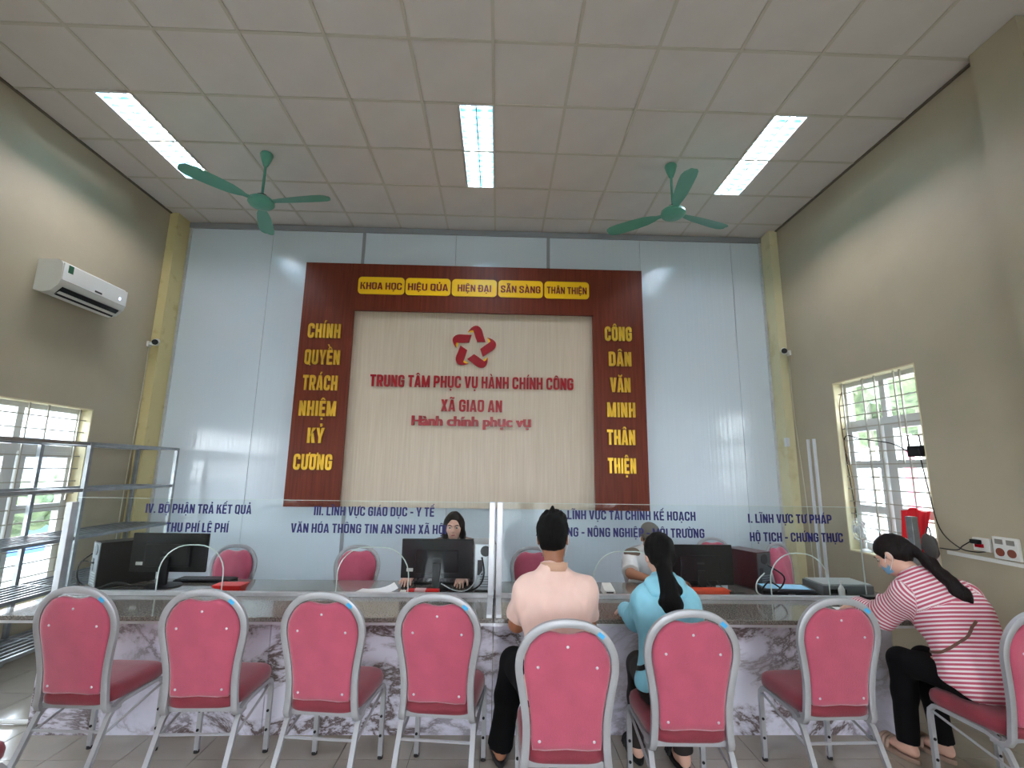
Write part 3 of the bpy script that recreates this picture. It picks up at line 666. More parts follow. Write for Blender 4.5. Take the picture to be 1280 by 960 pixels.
# ------------------------------------------------------------ banquet chairs
def banquet(scale_col=seat_fab):
    t = thing('banquet_chair', '', 'chair', world=False)
    def seat_ring(ins, z, cr=0.):
        pts = []; N = 36
        for k in range(N):
            a = 2*PI*k/N; c, s_ = math.cos(a), math.sin(a); e = .38
            x = math.copysign(abs(c)**e, c); y = math.copysign(abs(s_)**e, s_)
            hw = .205-.022*(1-y)/2-ins; yy = .02+y*(.215-ins)
            pts.append((x*hw, yy, z))
        return pts
    b = B(); b.loft([seat_ring(.03, .40), seat_ring(.008, .402), seat_ring(0, .41), seat_ring(-.002, .435), seat_ring(.004, .457), seat_ring(.018, .470), seat_ring(.05, .478), seat_ring(.12, .483)])
    b.obj('seat', seat_fab, t, smooth=True)
    def hy(z): return -.185-.075*((z-.4)/.57)**1.3 if z > .4 else -.185
    half = [(.178, .40), (.172, .46), (.170, .54), (.176, .61), (.189, .69), (.202, .76), (.205, .80), (.198, .85), (.174, .90), (.134, .942), (.074, .97), (.0, .978)]
    hoop = [(x, z) for x, z in half]+[(-x, z) for x, z in half[-2::-1]]
    pts = [Vector((x, hy(z), z)) for x, z in hoop]
    P = crom(pts, 4)
    P = [Vector((.183, -.10, .372)), Vector((.182, -.14, .368)), Vector((.181, -.172, .378))]+P+[Vector((-.181, -.172, .378)), Vector((-.182, -.14, .368)), Vector((-.183, -.10, .372))]
    prof = [(-.010, -.014), (.010, -.014), (.013, -.009), (.013, .009), (.010, .014), (-.010, .014), (-.013, .009), (-.013, -.009)]
    prof = [(u_, v_*1.15) for u_, v_ in prof]
    b = B(); N = len(P); rings = []
    for i, p in enumerate(P):
        tt = (P[min(i+1, N-1)]-P[max(i-1, 0)]).normalized(); u = Vector((0, 1, 0)); u = (u-tt*u.dot(tt)).normalized() if abs(tt.y) < .9 else Vector((0, 0, 1)); v = tt.cross(u)
        if i < 2 or i > N-3: u = Vector((0, 0, 1)); v = tt.cross(u)
        rings.append([p+u*a+v*c for a, c in prof])
    b.loft(rings); b.obj('back_frame', frame_m, t, auto=True)
    # upholstered back pad
    def pad_ring(ins, dy):
        o = []
        ins_h = []
        for x, z in half[1:]:
            k = .016+ins; xx = x-k if x > .1 else x*(1-.1); zz = min(z, .955-ins*1.0)
            if z > .93: zz = .935-ins
            ins_h.append((max(xx, 0), zz))
        c = []
        for x, z in [(0, .463+ins), (.09, .458+ins), (.145-ins*.5, .462+ins)]: c.append((x, z))
        up = []
        for (x, z) in [(.150, .50), (.150, .56), (.156, .62), (.169, .69), (.181, .76), (.184, .80), (.178, .845), (.155, .891), (.118, .929), (.075, .943), (.052, .939), (.028, .933), (0, .931)]:
            f = ins
            up.append((max(x-f, 0) if x > 0 else 0, z-(f if z > .8 else 0)))
        h_ = c+up; full = h_+[(-x, z) for x, z in h_[-2:0:-1]]
        return [(x, hy(z)+dy, z) for x, z in full]
    b = B(); b.loft([pad_ring(.03, -.020), pad_ring(.012, -.017), pad_ring(.0, -.010), pad_ring(0, .012), pad_ring(.015, .032), pad_ring(.05, .042)])
    pad = b.obj('backrest', fabric, t, smooth=True)
    for x, z in ((0, .885), (-.125, .80), (.125, .80), (-.115, .50), (.115, .50)): B().sph((x, hy(z)-.0205, z), (.0065, .003, .0065), n=8).obj('button', alu, pad, smooth=True)
    s_ = B(); s_.box((.142, hy(.94)-.0145, .932), (.03, .001, .017), Matrix.Rotation(math.radians(38), 3, 'Y')); q = s_.obj('sticker', mat('sky_sticker', (60, 170, 225), .4), t); q['label'] = 'small sky-blue sticker'
    pr = [(-.0125, -.010), (.0125, -.010), (.0125, .010), (-.0125, .010)]
    for s in (-1, 1):
        x = .193*s
        b = B(); b.tube([(x, .205, .012), (x, .205, .33), (x*.995, .20, .365), (x*.985, .178, .39), (x*.97, .15, .395)], 0, prof=pr, side=(1, 0, 0)); l_ = b.obj('leg', frame_m, t, auto=True)
        for z in (.12, .22): B().cyl((x-.002, .190, z), (x-.002, .196, z), .0075, n=10).obj('bolt', plastic_blk, l_)
        B().cyl((x, .205, 0), (x, .205, .016), .015, n=10).obj('foot_cap', rubber, l_)
        b = B(); b.tube([(x*.97, .15, .395), (x*.95, -.08, .39)], 0, prof=pr, side=(1, 0, 0)); b.obj('seat_rail', frame_m, t, auto=True)
        b = B(); b.tube([(x*.95, -.08, .39), (x*.95, -.13, .375), (x*.96, -.165, .34), (x*.98, -.24, .18), (x*1.02, -.325, .012)], 0, prof=pr, side=(1, 0, 0)); l_ = b.obj('leg', frame_m, t, auto=True)
        B().cyl((x*1.02, -.326, 0), (x*1.02, -.326, .016), .015, n=10).obj('foot_cap', rubber, l_)
        b = B(); b.tube([(x*.97, -.20, .265), (x*.98, .2, .36)], .007, n=6); b.obj('side_stretcher', frame_m, t, auto=True)
    b = B(); b.tube([(-.188, -.19, .285), (.188, -.19, .285)], .0075, n=6); b.obj('stretcher', frame_m, t, auto=True)
    b = B(); b.bb(-.18, .18, -.16, -.14, .375, .40); b.obj('seat_support', frame_m, t); B().bb(-.185, .185, .15, .165, .38, .40).obj('seat_support', frame_m, t)
    return t
bc = banquet()
CH = [(-2.15, 2.93, -3, 'empty rose banquet chair at the far left of the counter'),
      (-1.50, 2.90, 1, 'empty rose banquet chair, second from left at the counter, before the red tray'),
      (-.85, 2.86, -6, 'empty rose banquet chair with a creased back, third from the left at the counter'),
      (-.265, 2.84, -6, 'empty rose banquet chair just left of the man in the pink shirt'),
      (.315, 2.43, -1, 'rose banquet chair that the man in the pink polo shirt sits on'),
      (.915, 2.585, -1, 'rose banquet chair that the woman in the light blue jacket sits on'),
      (1.765, 2.82, 1.5, 'empty rose banquet chair between the blue jacket woman and the striped shirt woman'),
      (2.60, 2.62, 5, 'rose banquet chair that the woman in the striped shirt sits on')]
for i, (x, y, a, lb) in enumerate(CH): place(bc, i > 0, (x, y, 0), math.radians(a), lb, 'visitor chairs in front of the counter')
place(bc, True, (-2.24, 2.10, 0), math.radians(-4), 'rose banquet chair of which only a seat corner shows at the lower left edge', 'visitor chairs in front of the counter')
RC = [(-2.34, 4.30, 180, 'rose staff chair behind the counter, right of the left monitor'), (-1.25, 4.33, 181, 'rose staff chair behind the counter under the third blue sign'),
      (.31, 4.34, 174, 'rose staff chair behind the counter, half hidden by the man in pink'), (-.38, 4.42, 180, 'rose staff chair under the long-haired clerk'), (1.40, 4.5, 180, 'rose staff chair under the clerk in the cap'),
      (2.36, 5.1, 182, 'rose staff chair behind the right monitors, near the back wall'), (2.98, 4.80, 208, 'rose staff chair turned sideways near the right corner')]
for x, y, a, lb in RC: place(bc, True, (x, y, 0), math.radians(a), lb, 'staff chairs behind the counter', scale=.93)
# ------------------------------------------------------------ things on the counter
def cable(pts, r, label, name='cable', m=None, smooth=5):
    return tag(B().tube(pts, r, n=6, smooth=smooth).obj(name, m or plastic_blk, smooth=True), label, 'cable')
def monitor(x, y, w_, z0, z1, label, stk=True, rz=0.):
    t = thing('monitor', label, 'monitor', (x, y, ZT), world=False); t.rotation_euler = (0, 0, rz)
    h0, h1 = z0-ZT, z1-ZT
    B().bb(-w_/2, w_/2, -.012, .012, h0, h1, bev=.005).obj('casing', plastic_blk, t)
    B().bb(-w_*.3, w_*.3, -.035, -.010, h0+.04, h1-.08, bev=.012).obj('rear_bulge', plastic_blk, t)
    B().bb(-w_/2+.012, w_/2-.012, .0118, .0135, h0+.02, h1-.012).obj('screen', mat('monitor_screen', (70, 90, 120), .2, emit=.3), t)
    b = B(); b.bb(-.03, .03, -.055, -.03, .0, h0+.12, bev=.004); b.obj('stand', plastic_blk, t)
    b = B(); b.lathe([(0, 0), (.12, 0), (.12, .008), (.03, .018), (0, .018)], (0, -.02, 0)); b.obj('base', plastic_blk, t, auto=True)
    if stk: q = B().bb(-w_*.42, -w_*.33, -.0132, -.012, h0+.05, h0+.075).obj('sticker', plastic_wh, t); q['label'] = 'small white label'
    B().bb(-.03, .03, -.0358, -.035, h1-.15, h1-.135).obj('badge', plastic_dk, t)
    return t
monitor(-2.555, 3.97, .58, .80, 1.09, 'black monitor seen from behind at the left end of the counter')
monitor(-.465, 3.95, .56, .775, 1.07, 'black monitor seen from behind, hiding the long-haired clerk up to her chin')
monitor(1.66, 4.04, .56, .72, 1.035, 'black monitor seen from behind, right of the woman in light blue', rz=.03)
def keyboard(x, y, label, rz=0.):
    t = thing('keyboard', label, 'keyboard', (x, y, ZT), world=False); t.rotation_euler = (0, 0, rz)
    B().bb(-.22, .22, -.07, .07, 0, .018, bev=.004).obj('case', plastic_blk, t)
    b = B()
    for i in range(15):
        for j in range(5): b.bb(-.21+i*.028, -.186+i*.028, -.06+j*.024, -.04+j*.024, .018, .025)
    q = b.obj('keys', plastic_dk, t); q['kind'] = 'stuff'
keyboard(-2.34, 4.125, 'black keyboard behind the left monitor'); keyboard(-.44, 4.12, 'black keyboard between the clerk and her monitor'); keyboard(1.58, 4.125, 'black keyboard in front of the clerk in the cap')
def tower(x, y, label, m, rz, h_=.34, d=.38):
    t = thing('computer_tower', label, 'computer', (x, y, ZT), world=False); t.rotation_euler = (0, 0, rz); wd = .17
    B().bb(-wd/2, wd/2, -d/2, d/2, .006, h_, bev=.004).obj('case', m, t)
    yb_ = -d/2; rp_ = mat('rear_steel', (96, 98, 100), .4, .6) if m is not MATS.get('grey_case') else alu
    B().bb(-wd/2+.008, wd/2-.008, yb_-.003, yb_, .015, h_-.008).obj('rear_plate', rp_, t)
    B().cyl((-.0, yb_-.003, h_-.055), (0, yb_-.006, h_-.055), .04).obj('fan_grille', plastic_dk, t)
    B().bb(-.06, -.02, yb_-.006, yb_-.003, .12, h_-.12).obj('port_panel', plastic_dk, t)
    b = B()
    for k in range(5): b.bb(-.04, .06, yb_-.005, yb_-.003, .03+k*.018, .04+k*.018)
    b.obj('slot_covers', steel_m, t)
    for s in (-1, 1):
        for u in (-1, 1): B().cyl((s*.06, u*d*.4, 0), (s*.06, u*d*.4, .008), .012, n=8).obj('foot', rubber, t)
    return t
tower(-2.93, 4.03, 'black computer tower with cables at the left end of the counter', plastic_blk, math.radians(-38), .33)
tower(-.095, 4.02, 'silver-grey computer tower just left of the middle posts', mat('grey_case', (170, 174, 178), .4, .3), math.radians(4), .35, .32)
tower(2.11, 4.12, 'dark maroon computer tower right of the right monitor', mat('maroon_case', (62, 24, 28), .35), math.radians(24), .29, .30)
cable([(-3.06, 3.86, .95), (-3.09, 3.79, .88), (-3.05, 3.77, .76), (-2.9, 3.8, .71), (-2.7, 3.82, .73), (-2.6, 3.9, .705)], .006, 'black cable looping from the left tower across the counter')
cable([(-3.03, 3.85, .88), (-3.08, 3.80, .90), (-3.08, 3.77, .80), (-2.98, 3.76, .705), (-2.8, 3.79, .76), (-2.66, 3.84, .705)], .005, 'grey cable looping behind the left tower', m=plastic_dk)
cable([(-.11, 3.85, .95), (-.09, 3.80, .85), (-.12, 3.8, .76), (-.22, 3.84, .705), (-.4, 3.86, .71)], .006, 'black cable hanging behind the silver computer tower')
cable([(-.42, 3.88, .75), (-.3, 3.84, .708), (-.2, 3.82, .73), (-.1, 3.8, .86)], .004, 'thin grey cable running from the middle monitor', m=alu)
cable([(2.11, 3.83, .92), (2.22, 3.8, .84), (2.16, 3.78, .75), (2.02, 3.78, .71), (2.1, 3.8, .80), (2.22, 3.8, .73)], .006, 'black cable tangle at the back of the maroon tower')
cable([(2.08, 3.82, .86), (2.0, 3.79, .80), (2.0, 3.78, .72), (2.12, 3.78, .706), (2.2, 3.8, .78)], .005, 'white cable loop beside the maroon tower', m=plastic_wh)
for k, x in enumerate((1.62, 1.70, 1.78)):
    cable([(x, 3.99, .76), (x+.01, 3.93, .73), (x+.05, 3.88, .706), (x+.16, 3.86, .706)], .004, ['left', 'middle', 'right'][k]+' one of three thin black cables dropping from the right monitor')
# small boxes, papers, trays
t = thing('tray', 'red plastic tray on the counter behind the second chair from left', 'tray', (-1.97, 3.80, ZT))
b = B(); o1 = [(-2.06, 3.75), (-1.88, 3.75), (-1.88, 3.86), (-2.06, 3.86)]
b.loft([[(-2.055, 3.75, ZT), (-1.885, 3.75, ZT), (-1.885, 3.85, ZT), (-2.055, 3.85, ZT)], [(-2.07, 3.74, ZT+.05), (-1.87, 3.74, ZT+.05), (-1.87, 3.86, ZT+.05), (-2.07, 3.86, ZT+.05)]]); b.obj('body', mat('red_plastic', (214, 36, 32), .35), t)
B().bb(-2.075, -1.865, 3.735, 3.865, ZT+.048, ZT+.056, bev=.003).obj('rim', mat('red_plastic', (214, 36, 32)), t)
t = thing('card_box', 'flat red and white box on the counter below the middle monitor', 'box', (-.53, 3.78, ZT))
B().bb(-.66, -.42, 3.74, 3.81, ZT, ZT+.032, bev=.004).obj('body', mat('red_plastic', (214, 36, 32)), t); q = B().bb(-.60, -.52, 3.739, 3.811, ZT+.004, ZT+.034).obj('label', mat('pink_label', (236, 190, 190), .5), t)
B().bb(-.71, -.655, 3.745, 3.80, ZT, ZT+.022, bev=.004).obj('end_cap', plastic_wh, t)
t = thing('tray', 'orange-red document tray on the counter beside the blue jacket woman', 'tray', (1.62, 3.78, ZT))
B().bb(1.50, 1.76, 3.74, 3.84, ZT, ZT+.042, bev=.004).obj('body', mat('orange_plastic', (222, 76, 40), .4), t); B().bb(1.49, 1.77, 3.735, 3.845, ZT+.042, ZT+.048, bev=.002).obj('rim', mat('orange_plastic', (222, 76, 40)), t)
def sheet(name, label, x, y, z, w_, d_, rz, m=paper, lift=0., n=1):
    b = B(); R = Matrix.Rotation(rz, 3, 'Z')
    r1 = []; N = 6
    for k in range(N+1):
        u = k/N-.5; r1.append((u*w_, lift*max(0, u+.1)**2))
    b.loft([[tuple(R @ Vector((a, -d_/2, 0))+Vector((x, y, z+c+.001*n))) for a, c in r1]+[tuple(R @ Vector((a, -d_/2, 0))+Vector((x, y, z+c))) for a, c in r1[::-1]],
            [tuple(R @ Vector((a, d_/2, 0))+Vector((x, y, z+c+.001*n))) for a, c in r1]+[tuple(R @ Vector((a, d_/2, 0))+Vector((x, y, z+c))) for a, c in r1[::-1]]])
    return tag(b.obj(name, m), label, 'paper')
sheet('paper_sheet', 'curled white form beside the clerk’s mouse'.replace('’', "'"), -.86, 3.84, ZT+.001, .21, .20, .35, lift=.10)
sheet('paper_sheet', 'second white form lying flat under the curled one', -.95, 3.82, ZT, .2, .16, -.25)
sheet('paper_sheet', 'white form under the hand of the woman in the striped shirt', 2.50, 3.38, ZT, .29, .21, -.15)
sheet('paper_sheet', 'white form lying right of the black case, against the glass', 2.34, 3.80, ZT, .28, .18, -.3, n=2)
sheet('paper_sheet', 'white form on the counter in front of the man in pink', .32, 3.30, ZT, .21, .15, .1)
t = thing('pen_holder', 'small white desk calculator on the counter right of the man in pink', 'calculator', (.69, 3.86, ZT))
B().loft([[(.655, 3.8, ZT), (.735, 3.8, ZT), (.735, 3.93, ZT), (.655, 3.93, ZT)], [(.66, 3.805, ZT+.015), (.73, 3.805, ZT+.015), (.73, 3.925, ZT+.045), (.66, 3.925, ZT+.045)]]).obj('body', plastic_wh, t)
t.name = 'calculator'
t2 = thing('card_reader', 'white card reader on the counter, left of the blue jacket woman', 'card reader', (.86, 3.84, ZT))
B().loft([[(.82, 3.78, ZT), (.91, 3.78, ZT), (.91, 3.92, ZT), (.82, 3.92, ZT)], [(.825, 3.785, ZT+.03), (.905, 3.785, ZT+.03), (.90, 3.915, ZT+.06), (.83, 3.915, ZT+.06)]]).obj('body', plastic_wh, t2)
B().bb(.838, .892, 3.782, 3.786, ZT+.010, ZT+.022).obj('slot', plastic_dk, t2)
for x, z in ((.68, .0), (.695, 0), (.71, 0)): B().bb(x-.004, x+.004, 3.83, 3.85, ZT+.018, ZT+.03).obj('key', plastic_dk, t)
# mice
for x, y, lb in ((-.72, 4.0, 'black computer mouse under the clerk hand'),):
    t = thing('mouse', lb, 'mouse', (x, y, ZT)); B().sph((x, y, ZT+.012), (.03, .052, .02), n=16).obj('body', plastic_blk, t, smooth=True); B().cyl((x-.002, y-.03, ZT+.028), (x+.002, y-.03, ZT+.028), .008, n=8).obj('wheel', plastic_dk, t)
# black case with blue paper
t = thing('document_case', 'flat black laptop case topped with a blue sheet, right part of the counter', 'case', (2.2, 3.83, ZT))
R3 = Matrix.Rotation(math.radians(-6), 3, 'Z')
B().box((2.25, 3.85, ZT+.018), (.40, .18, .036), R3, bev=.008).obj('lower_shell', plastic_blk, t); B().box((2.25, 3.85, ZT+.046), (.38, .17, .016), R3, bev=.006).obj('lid', plastic_dk, t)
B().bb(2.22, 2.30, 3.757, 3.765, ZT+.012, ZT+.02).obj('latch', alu, t)
o = B().box((2.24, 3.85, ZT+.056), (.33, .15, .003), R3).obj('paper_sheet', paper_b); tag(o, 'light blue sheet lying on the black case', 'paper')
t = thing('printer', 'grey flat office device on the counter by the right end of the glass', 'printer', (2.68, 3.92, ZT))
B().bb(2.52, 2.92, 3.80, 4.06, ZT, ZT+.075, bev=.006).obj('body', mat('device_grey', (98, 104, 104), .4), t); B().bb(2.53, 2.91, 3.81, 4.05, ZT+.075, ZT+.085, bev=.003).obj('lid', mat('device_light', (160, 166, 164), .35), t); B().bb(2.56, 2.7, 3.797, 3.801, ZT+.02, ZT+.05).obj('paper_slot', plastic_blk, t)
t = thing('stamp', 'black stamp pad with red edge on the counter at the right end', 'stamp', (2.78, 3.64, ZT))
B().bb(2.68, 2.88, 3.58, 3.66, ZT, ZT+.015, bev=.002).obj('base', mat('red_plastic', (214, 36, 32)), t); B().bb(2.69, 2.87, 3.585, 3.655, ZT+.015, ZT+.05, bev=.006).obj('body', plastic_blk, t)
t = thing('bottle', 'small white bottle standing beside the grey device', 'bottle', (2.63, 3.745, ZT))
B().lathe([(0, 0), (.022, 0), (.023, .06), (.012, .085), (.008, .09), (0, .09)], (2.63, 3.755, ZT)).obj('body', plastic_wh, t, auto=True); B().cyl((2.63, 3.755, ZT+.09), (2.63, 3.755, ZT+.12), .006).obj('nozzle', plastic_wh, t)
# right wall window sill things, sockets
t = thing('table_fan', 'white desk fan on the window sill behind the glass', 'fan', (3.5, 4.60, .902))
c = Vector((3.49, 4.60, 1.10))
B().lathe([(0, 0), (.05, 0), (.045, .015), (.012, .03), (.012, .1), (0, .1)], (3.5, 4.60, .904)).obj('base', plastic_wh, t, auto=True)
b = B()
for rr in (.03, .06, .09, .115): b.tube([c+Vector((-.02*math.cos(0)-(.0 if rr > .1 else .02), rr*math.cos(a), rr*math.sin(a))) for a in [2*PI*k/24 for k in range(24)]], .003, n=5, closed=True)
for k in range(16):
    a = 2*PI*k/16; b.tube([c+Vector((-.045, .02*math.cos(a), .02*math.sin(a))), c+Vector((-.02, .115*math.cos(a), .115*math.sin(a)))], .0018, n=4)
b.obj('grille', plastic_wh, t)
B().cyl(c+Vector((-.01, 0, 0)), c+Vector((.06, 0, 0)), .04).obj('motor', plastic_wh, t, auto=True)
for k in range(3):
    a = k*2*PI/3; B().box(c+Vector((-.02, .055*math.cos(a), .055*math.sin(a))), (.006, .085, .06), Matrix.Rotation(a, 3, 'X')).obj('blade', maskw_m, t)
t = thing('water_bottle', 'clear plastic water bottle on the window sill', 'bottle', (3.5, 4.42, .902))
B().lathe([(0, 0), (.032, 0), (.034, .02), (.032, .13), (.034, .15), (.014, .2), (.013, .215), (0, .215)], (3.5, 4.42, .903)).obj('body', glass_mat('bottle_plastic', (.8, .86, .9), 1.5, .1), t, auto=True); B().cyl((3.5, 4.42, 1.118), (3.5, 4.42, 1.135), .015).obj('cap', plastic_wh, t)
cable([(3.52, 4.30, .91), (3.50, 4.26, 1.0), (3.52, 4.2, 1.05), (3.50, 4.14, .98), (3.52, 4.2, .92), (3.5, 4.3, 1.0), (3.5, 4.22, .93)], .010, 'coil of black cable on the right window sill')
t = thing('cloth', 'red cloth flag hanging on the right window grille', 'cloth', (3.49, 4.02, .95)); 
b = B(); r0 = []; n = 24
for j in range(9):
    z = 1.34-.36*j/8; ring = []
    for k in range(n+1):
        y = 3.84+.28*k/n*(1-.12*j/8)+.012*j; ring.append((3.488-.012*math.sin(k*.9+j*.3)-.006*math.sin(k*2.1), y, z-.015*math.sin(k*.35)))
    r0.append(ring)
V = [[b.bm.verts.new(p) for p in r] for r in r0]; V2 = [[b.bm.verts.new((p[0]-.003, p[1], p[2])) for p in r] for r in r0]
for W in (V, V2):
    for j in range(8):
        for k in range(n): b.bm.faces.new((W[j][k], W[j][k+1], W[j+1][k+1], W[j+1][k]))
b.obj('fabric', mat('red_cloth', (222, 20, 34), .7), t, smooth=True)
t = thing('pouch', 'crumpled grey bag hanging below the right window grille beside the red cloth', 'bag', (3.45, 3.86, .93))
b = B(); b.sph((3.43, 3.83, 1.06), (.028, .07, .11), n=20)
for v in b.bm.verts: v.co += Vector((mnoise.noise(v.co*25), mnoise.noise(v.co*22+Vector((3, 1, 2))), mnoise.noise(v.co*20)))*.02
b.obj('body', mat('grey_bag', (74, 70, 68), .5), t, smooth=True); B().tube([(3.43, 3.80, 1.14), (3.44, 3.83, 1.22), (3.43, 3.86, 1.14)], .005, smooth=4).obj('handle', plastic_dk, t)
t = thing('router', 'black wireless router hung on the right window grille', 'router', (3.48, 3.86, 1.80))
B().bb(3.462, 3.492, 3.80, 3.96, 1.775, 1.865, bev=.006).obj('body', plastic_blk, t)
for y in (3.83, 3.94): B().tube([(3.47, y, 1.86), (3.47, y+.005, 1.95)], .005).obj('antenna', plastic_blk, t)
cable([(3.47, 3.96, 1.82), (3.49, 4.15, 1.9), (3.50, 4.5, 1.96), (3.51, 4.72, 2.0), (3.51, 4.74, 1.8), (3.52, 4.70, 1.2)], .005, 'black cable from the router across the window to its far jamb')
cable([(3.50, 4.69, 2.45), (3.5, 4.745, 2.3), (3.5, 4.73, 1.9), (3.5, 4.66, 1.5), (3.5, 4.70, 1.15), (3.5, 4.62, .98)], .004, 'brown wire dropping down the far side of the window', m=mat('brown_wire', (110, 84, 60), .6))
cable([(3.455, 3.84, 1.84), (3.45, 3.79, 1.5), (3.45, 3.74, 1.22), (3.445, 3.6, 1.10), (3.445, 3.48, 1.085), (3.445, 3.40, 1.10)], .004, 'black wire sagging from the window to the wall sockets')
t = thing('socket_strip', 'white wall socket plate holding a black plug', 'socket', (XR, 3.42, 1.13))
B().bb(XR-.02, XR, 3.36, 3.48, 1.10, 1.19, bev=.003).obj('plate', plastic_wh, t); q = B().bb(XR-.04, XR-.02, 3.40, 3.45, 1.125, 1.15, bev=.003).obj('red_insert', red_m, t)
o = B().bb(XR-.075, XR-.041, 3.39, 3.45, 1.15, 1.18, bev=.006).obj('plug', plastic_blk); tag(o, 'black adapter plugged into the white wall socket', 'plug')
cable([(XR-.06, 3.45, 1.165), (XR-.06, 3.52, 1.12), (XR-.03, 3.6, 1.08), (XR-.02, 3.75, 1.07)], .004, 'short black wire from the plug along the wall')
t = thing('switch_socket', 'white plate with two brown round sockets and two grey switches', 'socket', (XR, 3.27, 1.06))
B().bb(XR-.022, XR, 3.17, 3.335, 1.07, 1.215, bev=.003).obj('plate', plastic_wh, t)
for y in (3.29, 3.215):
    B().cyl((XR-.028, y, 1.115), (XR-.02, y, 1.115), .027, n=24).obj('socket_face', mat('brown_socket', (128, 66, 48), .4), t, auto=True); B().bb(XR-.028, XR-.02, y-.024, y+.024, 1.168, 1.20).obj('switch', mat('switch_grey', (130, 128, 120), .4), t)
tag(B().bb(XR-.015, XR, 2.9, 3.7, 1.035, 1.06).obj('trunking', plastic_wh), 'horizontal white trunking below the wall sockets', 'trunking')
